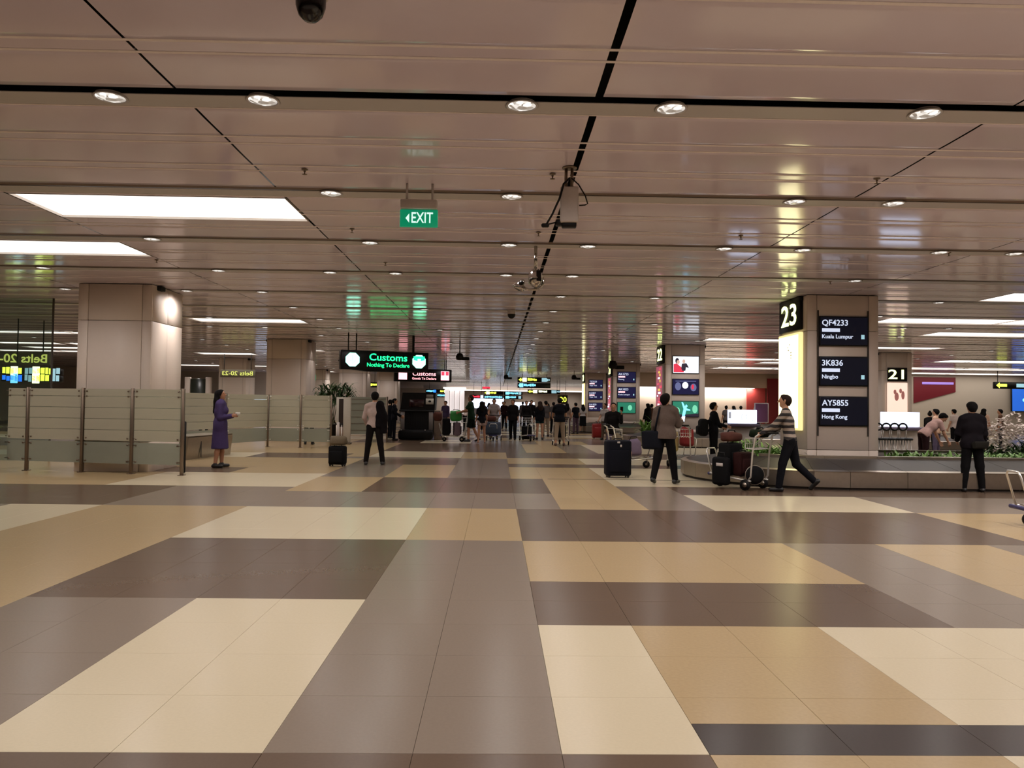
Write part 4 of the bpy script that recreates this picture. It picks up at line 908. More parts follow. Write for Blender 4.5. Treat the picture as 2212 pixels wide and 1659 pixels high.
for n in range(4):
    lab = 'bar stool with round dark back before the bright white counter, %s from the left' % nth(n)
    if s0 is None:
        s0 = empty('bar_stool', lab, 'stool', (10.22, 20.1, 0), 0, 'stools at the bright counter')
        MB().lathe([(.001, .68), (.17, .68), (.18, .71), (.16, .74), (.001, .74)], 18).build('seat', M_dkplastic, s0)
        MB().tube([(.11*math.cos(a), .15, 1.03+.09*math.sin(a)) for a in [2*PI*k/16 for k in range(16)]], .024, 8, closed=True).build('backrest', M_dkplastic, s0)
        for s in (-1, 1): MB().cyl((s*.08, .13, .72), (s*.09, .15, .95), .01, 6).build('back_stay', M_chrome, s0)
        for a in range(4):
            c, s = math.cos(PI/4+a*PI/2), math.sin(PI/4+a*PI/2); MB().cyl((c*.1, s*.1, .69), (c*.2, s*.2, 0), .012, 6).build('leg', M_chrome, s0)
        MB().tube([(.16*math.cos(2*PI*k/16), .16*math.sin(2*PI*k/16), .26) for k in range(16)], .008, 6, closed=True).build('foot_ring', M_chrome, s0)
    else: dup(s0, (10.22+.235*n, 20.1+.02*n, 0), 0, lab)
wl = empty('white_display_wall', 'tall glowing white display wall far left of the aisle, right of the scanner', 'display', (-4.35, 78, 0))
for k in range(4): MB().rbox((-.75+.5*k, .25*k, 1.75), (.47, .1, 2.5), .01, 1).build('lit_panel', glow('soft_white', (.9,.8,.78), .8), wl)
MB().box((0, .4, .25), (2.1, 1., .5)).build('plinth', M_plastic, wl); MB().rbox((0, .4, 3.1), (2.3, 1.1, .16), .02, 1).build('lit_header', M_lamp, wl)
for n, (x, y, wd, z, hg) in enumerate(((-2.1, 100, 3.0, 1.6, 1.3), (-.2, 101, 2.2, 1.5, 1.7), (3.6, 99, 2.6, 1.35, .9), (3.0, 98, .9, 1.2, .8))):
    o = empty('shop_display', 'bright white shop display at the far end of the aisle, %s from the left' % nth([0,1,3,2][n]), 'display', (x, y, 0), 0, 'far shop displays')
    MB().rbox((0, .2, z), (wd, .3, hg), .02, 1).build('lit_panel', M_white, o); MB().box((0, .2, (z-hg/2)/2), (wd, .4, z-hg/2)).build('plinth', M_plastic, o)
gs = empty('round_green_sign', 'round white sign with a green arc beside the head of the man in pale shirt', 'sign', (-8.75, 60, 1.55)); MB().prism(ell(0, 0, .55, .62), 0, .1).build('sign_face', M_white, gs); MB().tube([(.5*math.cos(a), -.02, .55*math.sin(a)) for a in [.2+2.2*k/10 for k in range(11)]], .07, 6).build('green_arc', M_green, gs); MB().cyl((0, .05, -1.55), (0, .05, -.6), .05, 8).build('pole', M_post, gs)
# ------------------------------------------------------------------ people (implicit bodies meshed with surface nets)
def V(*a): return np.array(a, float)
def nrm(v): return v/(np.linalg.norm(v)+1e-9)
def rotv(v, ax, deg):
    ax = nrm(ax); a = math.radians(deg); return v*math.cos(a)+np.cross(ax, v)*math.sin(a)+ax*(ax@v)*(1-math.cos(a))
def cap(a, b, r0, r1=None, k=.03, flat=None, f=1., flatend=False): return (a, b, r0, r0 if r1 is None else r1, k, flat, f, flatend)
def field(prims, res, cuts=(), noise=0., seed=0):
    lo = np.min([np.minimum(p[0], p[1])-max(p[2], p[3]) for p in prims], 0)-4*res
    hi = np.max([np.maximum(p[0], p[1])+max(p[2], p[3]) for p in prims], 0)+4*res
    dim = np.ceil((hi-lo)/res).astype(int)+1
    F = np.full(dim, .08, np.float32); ax = [lo[i]+res*np.arange(dim[i]) for i in range(3)]
    for (a, b, r0, r1, k, flat, f, fe) in prims:
        R = max(r0, r1)+k+.03
        i0 = np.maximum(((np.minimum(a, b)-R-lo)/res).astype(int), 0); i1 = np.minimum(((np.maximum(a, b)+R-lo)/res).astype(int)+2, dim)
        X = (ax[0][i0[0]:i1[0], None, None]-a[0]).astype(np.float32); Y = (ax[1][None, i0[1]:i1[1], None]-a[1]).astype(np.float32); Z = (ax[2][None, None, i0[2]:i1[2]]-a[2]).astype(np.float32)
        ab = b-a; l2 = max(ab@ab, 1e-9)
        h0 = (X*ab[0]+Y*ab[1]+Z*ab[2])/l2; h = np.clip(h0, 0, 1)
        dx, dy, dz = X-h*ab[0], Y-h*ab[1], Z-h*ab[2]
        if flat is not None:
            q = dx*flat[0]+dy*flat[1]+dz*flat[2]; e = q*(1/f-1); dx, dy, dz = dx+e*flat[0], dy+e*flat[1], dz+e*flat[2]
        d = np.sqrt(dx*dx+dy*dy+dz*dz)-(r0+(r1-r0)*h)
        if flat is not None: d = d*(f**.5)
        if fe: d = np.maximum(d, (h0-1)*math.sqrt(l2))
        sl = tuple(slice(i0[i], i1[i]) for i in range(3)); s = F[sl]; hh = np.maximum(k-np.abs(s-d), 0)/k
        F[sl] = np.minimum(s, d)-hh*hh*k*.25
    if noise:
        rd = np.random.default_rng(seed); P = rd.uniform(0, 6, 6); w_ = rd.uniform(22, 38, 3)
        F += noise*(np.sin(ax[2][None, None, :]*w_[0]+P[0]+2.2*np.sin(ax[0][:, None, None]*17+P[1]))*np.cos(ax[1][None, :, None]*w_[1]+P[2]+ax[2][None, None, :]*11)).astype(np.float32)
    for (n_, o_) in cuts:
        F = np.maximum(F, ((ax[0][:, None, None]-o_[0])*n_[0]+(ax[1][None, :, None]-o_[1])*n_[1]+(ax[2][None, None, :]-o_[2])*n_[2]).astype(np.float32))
    return F, lo
CORN = [(i, j, k) for i in (0, 1) for j in (0, 1) for k in (0, 1)]
EDG = [(a, b) for a in range(8) for b in range(a+1, 8) if sum(abs(CORN[a][q]-CORN[b][q]) for q in range(3)) == 1]
def nets(F, lo, res):
    S = F < 0; nx, ny, nz = F.shape
    cnt = np.zeros((nx-1, ny-1, nz-1), np.int8)
    for c in CORN: cnt += S[c[0]:nx-1+c[0], c[1]:ny-1+c[1], c[2]:nz-1+c[2]]
    idx = np.argwhere((cnt > 0) & (cnt < 8))
    vals = np.stack([F[idx[:, 0]+c[0], idx[:, 1]+c[1], idx[:, 2]+c[2]] for c in CORN], 1)
    acc = np.zeros((len(idx), 3)); n = np.zeros(len(idx))
    for a, b in EDG:
        fa, fb = vals[:, a], vals[:, b]; m = (fa < 0) != (fb < 0); t = np.where(m, fa/(fa-fb+1e-12), 0)
        for q in range(3): acc[:, q] += np.where(m, CORN[a][q]+t*(CORN[b][q]-CORN[a][q]), 0)
        n += m
    verts = lo+res*(idx+acc/n[:, None])
    G = np.full(cnt.shape, -1, np.int32); G[idx[:, 0], idx[:, 1], idx[:, 2]] = np.arange(len(idx))
    quads = []
    for q in range(3):
        u, v = (q+1) % 3, (q+2) % 3
        A = [slice(1, -1)]*3; A[q] = slice(0, -1); B = list(A); B[q] = slice(1, None)
        sa, sb = S[tuple(A)], S[tuple(B)]; e = np.argwhere(sa != sb)
        if not len(e): continue
        flip = sa[e[:, 0], e[:, 1], e[:, 2]]
        off = np.ones(3, int); off[q] = 0; e = e+off
        def g(du, dv):
            p = e.copy(); p[:, u] -= du; p[:, v] -= dv; return G[p[:, 0], p[:, 1], p[:, 2]]
        Q = np.stack([g(0, 0), g(1, 0), g(1, 1), g(0, 1)], 1); Q[~flip] = Q[~flip][:, ::-1]
        quads.append(Q[(Q >= 0).all(1)])
    return verts, np.concatenate(quads)
def sdf_mesh(name, prims, res, m, cuts=(), noise=0., seed=0):
    F, lo = field(prims, res, cuts, noise, seed); v, q = nets(F, lo, res)
    me = bpy.data.meshes.new(name); me.vertices.add(len(v)); me.vertices.foreach_set('co', v.astype(np.float32).ravel())
    me.loops.add(q.size); me.loops.foreach_set('vertex_index', q.astype(np.int32).ravel())
    me.polygons.add(len(q)); me.polygons.foreach_set('loop_start', np.arange(0, q.size, 4, dtype=np.int32)); me.polygons.foreach_set('use_smooth', np.ones(len(q), bool))
    me.materials.append(m); me.update(calc_edges=True); return me

M_skin = mat('skin', rgb(190,142,112), .55, var=.05); M_skin2 = mat('skin_tan', rgb(164,116,88), .55, var=.05)
M_hair = mat('hair_black', rgb(14,11,10), .85, var=.2, scale=120, bump=.2, spec=.15); M_hairb = mat('hair_brown', rgb(40,25,18), .8, var=.2, scale=120, bump=.2, spec=.2)
M_shoe = mat('shoe_black', rgb(14,12,12), .45); M_eye = mat('eye_dark', rgb(20,16,15), .2); M_lip = mat('lip', rgb(150,90,80), .5); M_sole = mat('shoe_sole', rgb(190,186,176), .6)
def stripes(name, c1, c2, period, duty=.5):
    m = bpy.data.materials.new(name); m.use_nodes = True; nt = m.node_tree; N = nt.nodes; L = nt.links; b = N['Principled BSDF']; b.inputs['Roughness'].default_value = .8
    tc = N.new('ShaderNodeTexCoord'); sp = N.new('ShaderNodeSeparateXYZ'); L.new(tc.outputs['Object'], sp.inputs[0])
    nz = N.new('ShaderNodeTexNoise'); nz.inputs['Scale'].default_value = 6; L.new(tc.outputs['Object'], nz.inputs['Vector'])
    ad = N.new('ShaderNodeMath'); ad.operation = 'MULTIPLY_ADD'; ad.inputs[1].default_value = .03; L.new(nz.outputs['Fac'], ad.inputs[0]); L.new(sp.outputs['Z'], ad.inputs[2])
    dv = N.new('ShaderNodeMath'); dv.operation = 'DIVIDE'; dv.inputs[1].default_value = period; L.new(ad.outputs[0], dv.inputs[0])
    fr = N.new('ShaderNodeMath'); fr.operation = 'FRACT'; L.new(dv.outputs[0], fr.inputs[0]); gt = N.new('ShaderNodeMath'); gt.operation = 'GREATER_THAN'; gt.inputs[1].default_value = duty; L.new(fr.outputs[0], gt.inputs[0])
    mx = N.new('ShaderNodeMix'); mx.data_type = 'RGBA'; mx.inputs['A'].default_value = (*c1, 1); mx.inputs['B'].default_value = (*c2, 1); L.new(gt.outputs[0], mx.inputs['Factor']); L.new(mx.outputs['Result'], b.inputs['Base Color']); return m
def cl(n, *c): return fab('cloth_'+n, rgb(*c), .85)

def person(label, loc, yaw_, Ht, res=.012, lean=0, bend=0, hy=0, hp=0, legL=(0,3,0), legR=(0,3,0), armL=(5,8,12,0), armR=(5,8,12,0), footL=0, footR=0,
           top=None, sleeve='long', hem=-.06, bottom=None, kind='trousers', hair='short', hairm=None, skin=None, female=False, shoes=None, curl=22, bare=False, loose=0., face=True, group='travellers in the hall', tall_pelvis=None, only_top=False):
    s = Ht/1.735; skin = skin or M_skin; hairm = hairm or M_hair; shoes = shoes or M_shoe
    R_, Fw, Up = V(1,0,0), V(0,1,0), V(0,0,1)
    P = V(0,0,.93)*s; sp = nrm(rotv(rotv(Up, R_, -lean), Fw, bend)); fw = nrm(np.cross(sp, R_)*-1); fw = nrm(rotv(Fw, R_, -lean)); rt = nrm(np.cross(fw, sp))
    chest = P+sp*.31*s; neck = P+sp*.51*s; shw = (.155 if female else .178)*s
    hd = nrm(rotv(sp, rt, lean*.45-hp)); hf = nrm(rotv(rotv(fw, rt, lean*.45-hp), hd, -hy)); hr = nrm(np.cross(hf, hd))
    head = neck+hd*.165*s+hf*.018*s
    body = [cap(P-rt*.075*s, P+rt*.075*s, .105*s, k=.05, flat=fw, f=.82), cap(P+sp*.05*s, chest, (.112 if female else .122)*s, (.125 if female else .14)*s, .05, fw, .70),
            cap(chest-rt*.045*s, chest+rt*.045*s, .105*s, k=.05, flat=fw, f=.82), cap(chest, neck-sp*.07*s, .135*s, .105*s, .05, fw, .66), cap(neck-sp*.045*s-rt*shw*.62, neck-sp*.045*s+rt*shw*.62, .058*s, k=.05),
            cap(neck-sp*.03*s, head-hd*.03*s, .056*s, .05*s, .03)]
    torso = list(body[:5])
    if female: body.append(cap(chest+fw*.065*s-rt*.06*s+sp*.02*s, chest+fw*.065*s+rt*.06*s+sp*.02*s, .055*s, k=.04)); torso.append(body[-1])
    hp_ = [cap(head-hf*.015*s+hd*.018*s, head+hf*.02*s+hd*.018*s, .082*s, .078*s, .03, hr, .90), cap(head+hf*.035*s-hd*.05*s, head+hf*.05*s-hd*.075*s, .052*s, .038*s, .04, hr, .95)]
    body += hp_
    body += [cap(head+hf*.088*s+hd*.005*s, head+hf*.110*s-hd*.022*s, .010*s, .015*s, .015)]
    for q in (-1, 1): body += [cap(head+hr*q*.076*s-hd*.03*s-hf*.005*s, head+hr*q*.083*s+hd*.012*s-hf*.012*s, .014*s, .018*s, .01, hr, .5), cap(head+hf*.083*s+hr*q*.018*s+hd*.026*s, head+hf*.076*s+hr*q*.05*s+hd*.028*s, .010*s, k=.012)]
    arms = {}; handp = []
    for q, A, nm in ((-1, armL, 'L'), (1, armR, 'R')):
        sh = neck-sp*.055*s+rt*q*shw; d1 = rotv(-sp, rt, A[0]); d1 = nrm(rotv(d1, fw, -q*A[1])); el = sh+d1*.285*s
        d2 = nrm(rotv(d1, rt, A[2])); d2 = nrm(rotv(d2, sp, q*A[3])); wr = el+d2*.245*s
        arms[nm] = (sh, el, wr, d2)
        body += [cap(sh, el, .047*s, .038*s, .03), cap(el, el+d2*.09*s, .038*s, .039*s, .02), cap(el+d2*.09*s, wr, .038*s, .025*s, .02)]
        md = -q*rt; md = nrm(md-d2*(md@d2)); wd = nrm(np.cross(d2, md)); wd = wd if wd@(fw+sp*.6) > 0 else -wd
        body.append(cap(wr+d2*.01*s, wr+d2*.072*s, .030*s, .034*s, .015, md, .42))
        fr_ = max(.0085*s, res*.95)
        for n_, (o_, ln) in enumerate(((.029, .062), (.010, .072), (-.010, .068), (-.028, .052))):
            b0 = wr+d2*.082*s+wd*o_*s*(1.05 if res < .01 else 1.25); c1 = nrm(rotv(d2, np.cross(d2, md), curl)); c2 = nrm(rotv(d2, np.cross(d2, md), curl*2.4))
            b1 = b0+c1*ln*.55*s; handp += [cap(b0-d2*.02*s, b1, fr_, fr_*.95, .004), cap(b1, b1+c2*ln*.55*s, fr_*.95, fr_*.8, .004)]
        t0_ = wr+d2*.03*s+wd*.026*s; t1_ = t0_+nrm(d2*.6+wd*.75+md*.3)*.038*s
        handp += [cap(t0_, t1_, fr_*1.15, fr_, .006), cap(t1_, t1_+nrm(d2*.85+wd*.3+md*.4)*.03*s, fr_, fr_*.85, .004)]
    body += handp
    legs = {}
    for q, A, ft, nm in ((-1, legL, footL, 'L'), (1, legR, footR, 'R')):
        hpj = P-Up*.03*s+R_*q*.088*s; d1 = rotv(-Up, R_, A[0]); d1 = nrm(rotv(d1, Fw, -q*A[1])); kn = hpj+d1*.41*s
        d2 = nrm(rotv(d1, R_, -A[2])); an = kn+d2*.40*s
        td = nrm(rotv(rotv(Fw, R_, ft), Up, -q*8)); td = nrm(td)
        dn = nrm(np.cross(np.cross(td, Up), td)); dn = -dn if dn[2] > 0 else dn
        legs[nm] = (hpj, kn, an, td, dn)
        body += [cap(hpj, kn, .088*s, .053*s, .04), cap(kn, kn+d2*.15*s, .052*s, .054*s, .02), cap(kn+d2*.15*s, an, .053*s, .036*s, .02), cap(an+dn*.045*s-td*.03*s, an+dn*.056*s+td*.13*s, .034*s, .026*s, .03)]
    zmin = min(min((an+dn*.088*s-td*.04*s)[2], (an+dn*.088*s+td*.15*s)[2]) for (_, _, an, td, dn) in legs.values())
    sh_ = V(0, 0, -zmin); mv = lambda pr: [(a+sh_, b+sh_, *r) for (a, b, *r) in pr]
    root = link('person', sdf_mesh('body', mv(body), res, skin), None, (loc[0], loc[1], loc[2] if len(loc) > 2 else 0), math.radians(yaw_))
    tag(root, label, 'person', group)
    rc = res*1.25; sd = int(abs(loc[0]*97+loc[1]*31))
    o_ = .014*s+loose
    def grow(pr, o, k=None): return [(a, b, r0+o, r1+o, kk, fl, f, fe) for (a, b, r0, r1, kk, fl, f, fe) in pr]
    if top is not None:
        g = grow(torso, o_); 
        for (shp, el, wr, d2) in arms.values():
            if sleeve == 'long': g += [cap(shp, el, .060*s+loose*.5, .052*s+loose*.5, .03), cap(el, wr-d2*.005*s, .052*s+loose*.5, .040*s+loose*.3, .02, flatend=True)]
            elif sleeve == 'short': g += [cap(shp, shp+(el-shp)*.72, .062*s, .060*s+loose*.5, .03, flatend=True)]
            elif sleeve == '34': g += [cap(shp, el, .060*s, .053*s, .03), cap(el, el+(wr-el)*.45, .052*s, .046*s, .02, flatend=True)]
        g += [cap(neck-sp*.05*s, neck-sp*.005*s, .068*s, .062*s, .03, flatend=True)]
        hz = P+sp*hem*s
        if hem < -.05:
            hw = (.105 if not female else .11)*s; g += [cap(P+sp*.04*s, hz-sp*.03*s, hw+o_+.03*s, hw+o_+.042*s, .05, fw, .80)]
        cuts = [(-sp, hz+sh_)]
        link('shirt' if kind != 'uniform' else 'jacket', sdf_mesh('shirt', mv(g), rc, top, cuts, .0022, sd), root)
    if bottom is not None and not only_top:
        g = grow(body[:1], .010*s)
        if kind in ('trousers', 'uniform'):
            for (hpj, kn, an, td, dn) in legs.values(): g += [cap(hpj, kn, .098*s, .072*s+loose*.3, .03), cap(kn, an+(an-kn)*.06, .070*s+loose*.3, .056*s, .02, flatend=True)]
        elif kind == 'shorts':
            for (hpj, kn, an, td, dn) in legs.values(): g += [cap(hpj, hpj+(kn-hpj)*.92, .102*s, .088*s, .03, flatend=True)]
        elif kind == 'hotpants':
            for (hpj, kn, an, td, dn) in legs.values(): g += [cap(hpj, hpj+(kn-hpj)*.42, .102*s, .098*s, .03, flatend=True)]
        elif kind == 'cropped':
            for (hpj, kn, an, td, dn) in legs.values(): g += [cap(hpj, kn, .100*s, .076*s, .03), cap(kn, kn+(an-kn)*.72, .074*s, .066*s, .02, flatend=True)]
        elif kind == 'skirt':
            kz = (legs['L'][1]+legs['R'][1])/2; g += [cap(P, kz-Up*.06*s, .15*s, .195*s, .05, Fw, .92, True), cap(P-R_*.05*s, kz-R_*.06*s-Up*.06*s, .13*s, .15*s, .05, None, 1., True), cap(P+R_*.05*s, kz+R_*.06*s-Up*.06*s, .13*s, .15*s, .05, None, 1., True)]
        cuts = [(Up, P+Up*.085*s+sh_)]
        link('trousers' if kind in ('trousers', 'uniform', 'cropped') else ('skirt' if kind == 'skirt' else 'shorts'), sdf_mesh('trousers', mv(g), rc, bottom, cuts, .0020, sd+1), root)
    if not bare:
        for (_, kn, an, td, dn) in legs.values():
            up = nrm(an-kn)*-1
            g = [cap(an+dn*.048*s-td*.038*s, an+dn*.052*s+td*.135*s, .044*s, .036*s, .03), cap(an+dn*.04*s-td*.01*s, an+dn*.005*s, .045*s, .042*s, .02)]
            link('shoe', sdf_mesh('shoe', mv(g), min(rc, .014), shoes, [(dn, an+dn*.088*s+sh_)]), root)
    c = head+hd*.018*s
    hb = [cap(head-hf*.02*s+hd*.02*s, head+hf*.018*s+hd*.024*s, .094*s, .090*s, .03, hr, .93), cap(head-hf*.055*s-hd*.005*s, head-hf*.045*s-hd*.05*s, .055*s, .05*s, .03, hr, 1.)]
    if hair == 'full': hb = [(a, b, r0+.005*s, r1+.005*s, *r) for (a, b, r0, r1, *r) in hb]
    cuts = [(nrm(hf*.80-hd*.60), c+hf*.045*s+hd*.02*s+sh_), (-hd, head-hd*.085*s+sh_)]
    if hair in ('long', 'mid'):
        ln = .36 if hair == 'long' else .2
        hb += [cap(head-hf*.05*s, neck-fw*.07*s+sp*.02*s, .09*s, .11*s, .05, fw, .7), cap(neck-fw*.07*s, neck-fw*.105*s-sp*(ln-.16)*s, .125*s, .095*s, .05, fw, .6)]
        cuts = [(nrm(hf*.85-hd*.52), c+hf*.05*s+hd*.015*s+sh_)]
    if hair == 'pony': hb += [cap(head-hf*.10*s+hd*.03*s, head-hf*.15*s-hd*.06*s, .034*s, .036*s, .02), cap(head-hf*.15*s-hd*.06*s, head-hf*.13*s-hd*.2*s, .036*s, .014*s, .02)]; cuts = [cuts[0]]
    if hair == 'bun': hb += [cap(head-hf*.09*s+hd*.08*s, head-hf*.10*s+hd*.09*s, .045*s, k=.015)]; cuts = [cuts[0]]
    link('hair', sdf_mesh('hair', mv(hb), min(rc, .014), hairm, cuts, .0015, sd), root)
    if face:
        h2 = head+sh_
        for q in (-1, 1):
            e_ = h2+hf*.079*s+hr*q*.032*s+hd*.006*s; MB().lathe([(.001, -.006*s), (.009*s, 0), (.001, .006*s)], 8, T=Matrix.Translation(e_)).build('eye', M_eye, root)
        mp = h2+hf*.088*s-hd*.055*s; MB().tube([mp-hr*.022*s-hf*.006*s, mp, mp+hr*.022*s-hf*.006*s], .005*s, 6).build('mouth', M_lip, root)
    arms = {k: [np.array(p)+sh_ for p in v[:3]]+[v[3]] for k, v in arms.items()}
    return root, arms, (neck+sh_, P+sh_, head+sh_)
def world_pt(root, p):
    a = root.rotation_euler[2]; return Vector((root.location.x+p[0]*math.cos(a)-p[1]*math.sin(a), root.location.y+p[0]*math.sin(a)+p[1]*math.cos(a), root.location.z+p[2]))
def phone(root, arms, q, label, m=None):
    sh, el, wr, d2 = arms[q]; p = world_pt(root, wr+d2*.10+np.array([0, .012, .03]))
    o = MB().rbox((0, 0, 0), (.075, .012, .145), .008, 2).build('phone', m or M_dkplastic, None, p, root.rotation_euler[2]+PI/2*0); o.rotation_euler[0] = -.5
    MB().box((0, -.0065, 0), (.066, .002, .125)).build('display', M_white, o)
    return tag(o, label, 'phone')

N8 = .0078
# 1 woman in purple, facing right
c_pur = cl('purple', 66,54,92)
p, a, _ = person('woman in a purple suit with long black hair, facing right by the steel trough', (-6.22, 17.3), -78, 1.77, N8, hp=-10, legL=(4,3,4), legR=(-3,3,4), armL=(6,6,92,25), armR=(4,8,95,28), top=c_pur, hem=-.16, bottom=c_pur, kind='skirt', hair='long', female=True, loose=.03, curl=40, skin=M_skin2)
o = MB().rbox((0, 0, 0), (.11, .02, .075), .006, 1).build('paper_slip', mat('paper', rgb(196,190,178), .8), None, world_pt(p, a['L'][2]+a['L'][3]*.11+np.array([.05,0,.035]))); tag(o, 'small white slip held by the woman in purple', 'paper')
# 2 man in the pale shirt, back to the camera
p, a, (nk, pv, hd_) = person('man in a pale pink shirt, back to us, with a dark jacket over one shoulder', (-2.95, 18.5), 2, 1.79, N8, legL=(0,7,0), legR=(0,8,0), armL=(8,14,35,35), armR=(2,10,10,0), top=cl('palepink_shirt', 186,166,158), hem=-.05, bottom=cl('black_brown', 38,32,31), hair='full', shoes=mat('dark_trainer', rgb(44,42,42), .6), face=False)
jk = [cap(nk+V(.13,-.05,-.02), nk+V(.19,-.03,-.34), .095, .12, .05, V(0,1,0), .95), cap(nk+V(.14,.06,-.03), nk+V(.19,.03,-.34), .085, .10, .05), cap(nk+V(.19,-.02,-.32), nk+V(.21,-.02,-.72), .125, .10, .05, V(0,1,0), .85, True), cap(nk+V(.09,-.08,-.10), nk+V(.10,-.10,-.52), .06, .07, .04, V(0,1,0), .6)]
jo = link('draped_jacket', sdf_mesh('draped_jacket', jk, .010, cl('dark_jacket', 30,25,30), (), .003, 4), None, p.location, p.rotation_euler[2]); tag(jo, 'dark jacket draped over the right shoulder of the man in the pale shirt', 'jacket')
# 3 uniformed officer
person('uniformed officer with a ponytail, dark clothes, standing left of the scanner', (-4.1, 30.6), -85, 1.70, .012, armL=(12,6,45,15), armR=(15,8,50,20), top=cl('uniform', 32,34,44), hem=-.1, bottom=cl('uniform', 32,34,44), hair='pony', female=True)
person('second dark-clad officer half hidden left of the scanner', (-4.55, 32.6), -60, 1.66, .014, top=cl('uniform', 32,34,44), bottom=cl('uniform', 32,34,44))
# 4 man in the grey sweater
p, a, (nk, pv, hd_) = person('man in a grey-brown sweater looking at his phone, dark shoulder bag at his hip', (3.27, 14.75), -32, 1.77, N8, lean=4, hp=-22, hy=16, legL=(-9,5,10), legR=(5,7,3), footL=-14, armL=(10,12,20,6), armR=(28,6,78,8), top=cl('sweater_grey', 98,84,76), hem=-.08, bottom=cl('trouser_black', 24,22,24), hair='full', curl=45, loose=.028)
phone(p, a, 'R', 'lit phone held by the man in the grey-brown sweater')
spb = MB().tube([world_pt(p, nk+V(-.06,.08,.0)), world_pt(p, nk+V(-.09,-.10,.01)), world_pt(p, nk+V(-.11,-.17,-.2)), world_pt(p, nk+V(-.17,-.15,-.48))], .018, 6)
bag = [o for o in bpy.data.objects if o.name.startswith('shoulder_bag')][0]; bag.location = world_pt(p, V(-.24, -.07, .66)); bag.rotation_euler[2] = math.radians(-25)
inv = (Matrix.Translation(bag.location) @ Matrix.Rotation(bag.rotation_euler[2], 4, 'Z')).inverted(); spb.v = [tuple(inv @ Vector(v)) for v in spb.v]; spb.build('strap', M_navy, bag)
# 5 man in the striped sweater pushing the trolley
p, a, _ = person('man in a striped grey and black sweater pushing the loaded trolley to the left', (5.28, 13.62), 62, 1.79, N8, lean=9, hp=-8, legL=(16,4,8), legR=(-12,4,34), footR=-48, armL=(48,6,18,4), armR=(40,8,26,6), top=stripes('striped_knit', rgb(36,30,30), rgb(150,134,120), .105, .52), hem=-.03, bottom=cl('jeans_dark', 26,26,34), hair='short', hairm=M_hairb, curl=55)
# 6 young man with the backpack
person('young man in black with a backpack, facing right behind the carousel end', (5.72, 20.0), -88, 1.64, .009, hp=-6, armL=(14,6,55,10), armR=(16,8,60,14), top=cl('black_top', 27,27,34), hem=-.06, bottom=cl('trouser_black', 24,22,24), hair='full')
# 7 man in the dark jacket, right
person('man in a dark jacket with a waist bag, back to us, at the right', (8.77, 14.0-.1), -8, 1.68, N8, legL=(0,5,0), legR=(0,6,0), armL=(12,10,42,30), armR=(6,10,22,14), top=cl('jacket_dark', 34,28,34), hem=-.10, bottom=cl('trouser_black', 24,22,24), hair='full', loose=.022, face=False)
# 8 person leaning over
person('person in a pink top bending over to the right beyond the planter', (10.75, 19.0), -92, 1.66, .010, lean=48, hp=20, armL=(62,4,10,4), armR=(66,6,8,4), top=cl('pink_top', 196,160,152), sleeve='short', bottom=cl('maroon', 70,44,46), hair='full', loose=.01)
# 9 person taking a picture
p, a, _ = person('person in a black jacket holding a phone up, behind the navy suitcase trolley', (3.02, 19.7), 170, 1.60, .009, hp=0, armL=(42,12,118,20), armR=(12,8,40,20), top=cl('black_coat', 32,28,29), hem=-.1, bottom=cl('violet_trouser', 90,80,100), hair='short', curl=50, skin=M_skin2)
phone(p, a, 'L', 'dark phone held up by the person in the black jacket')
# 10 pale shirt with straps
person('man in a pale shirt with bag straps near the red suitcase, looking left', (4.75, 33.4), 140, 1.62, .012, armL=(10,8,30,10), armR=(10,8,30,10), top=cl('pale_shirt', 176,168,164), sleeve='short', bottom=cl('khaki_trouser', 100,88,72), hair='short')
# 11 man in the dark tee
person('man in a black T-shirt and beige cropped trousers pushing a trolley away', (2.32, 28.05), 0, 1.80, .0105, lean=3, legL=(-4,4,4), legR=(6,5,6), armL=(28,10,38,6), armR=(28,10,38,6), top=cl('black_tee', 26,27,36), sleeve='short', hem=-.08, bottom=cl('beige_trouser', 150,132,112), kind='cropped', hair='full', loose=.012, face=False, shoes=mat('sandal', rgb(70,44,34), .6), curl=50)
# 12 man in green
person('man in a dark green T-shirt and dark shorts pushing the trolley with the green bag', (-1.0, 30.1), 80, 1.86, .0105, lean=4, hp=-10, legL=(10,4,10), legR=(-10,4,14), footR=-20, armL=(38,6,40,4), armR=(34,8,46,4), top=cl('green_tee', 44,74,50), sleeve='short', hem=-.12, bottom=cl('green_shorts', 28,38,34), kind='shorts', hair='short', hairm=M_hairb, loose=.014, curl=50, skin=M_skin2)
# 13 long-haired woman
person('long-haired woman in a black top and pale shorts, back to us', (-.58, 29.5), 10, 1.63, .0105, legL=(-6,4,4), legR=(8,4,6), top=cl('black_top', 27,27,34), sleeve='short', hem=-.1, bottom=cl('pale_shorts', 158,136,128), kind='hotpants', hair='long', female=True, bare=True, face=False, skin=M_skin2)
# 14 man facing us
person('man in a grey shirt facing us, pushing the trolley with the big blue-grey suitcase', (-.12, 32.45), 182, 1.76, .0105, lean=5, armL=(36,14,30,14), armR=(36,14,30,14), top=cl('grey_shirt', 140,128,126), sleeve='short', bottom=cl('khaki_trouser', 100,88,72), hair='short', loose=.02, curl=50, skin=M_skin2)
# 15 man in black suit
person('man in black clothes beside the empty far trolley, walking towards us', (.68, 32.1), 165, 1.74, .0105, legL=(12,3,6), legR=(-8,3,10), top=cl('black_coat', 32,28,29), sleeve='34', hem=-.1, bottom=cl('trouser_black', 24,22,24), hair='short', loose=.02, skin=M_skin2)
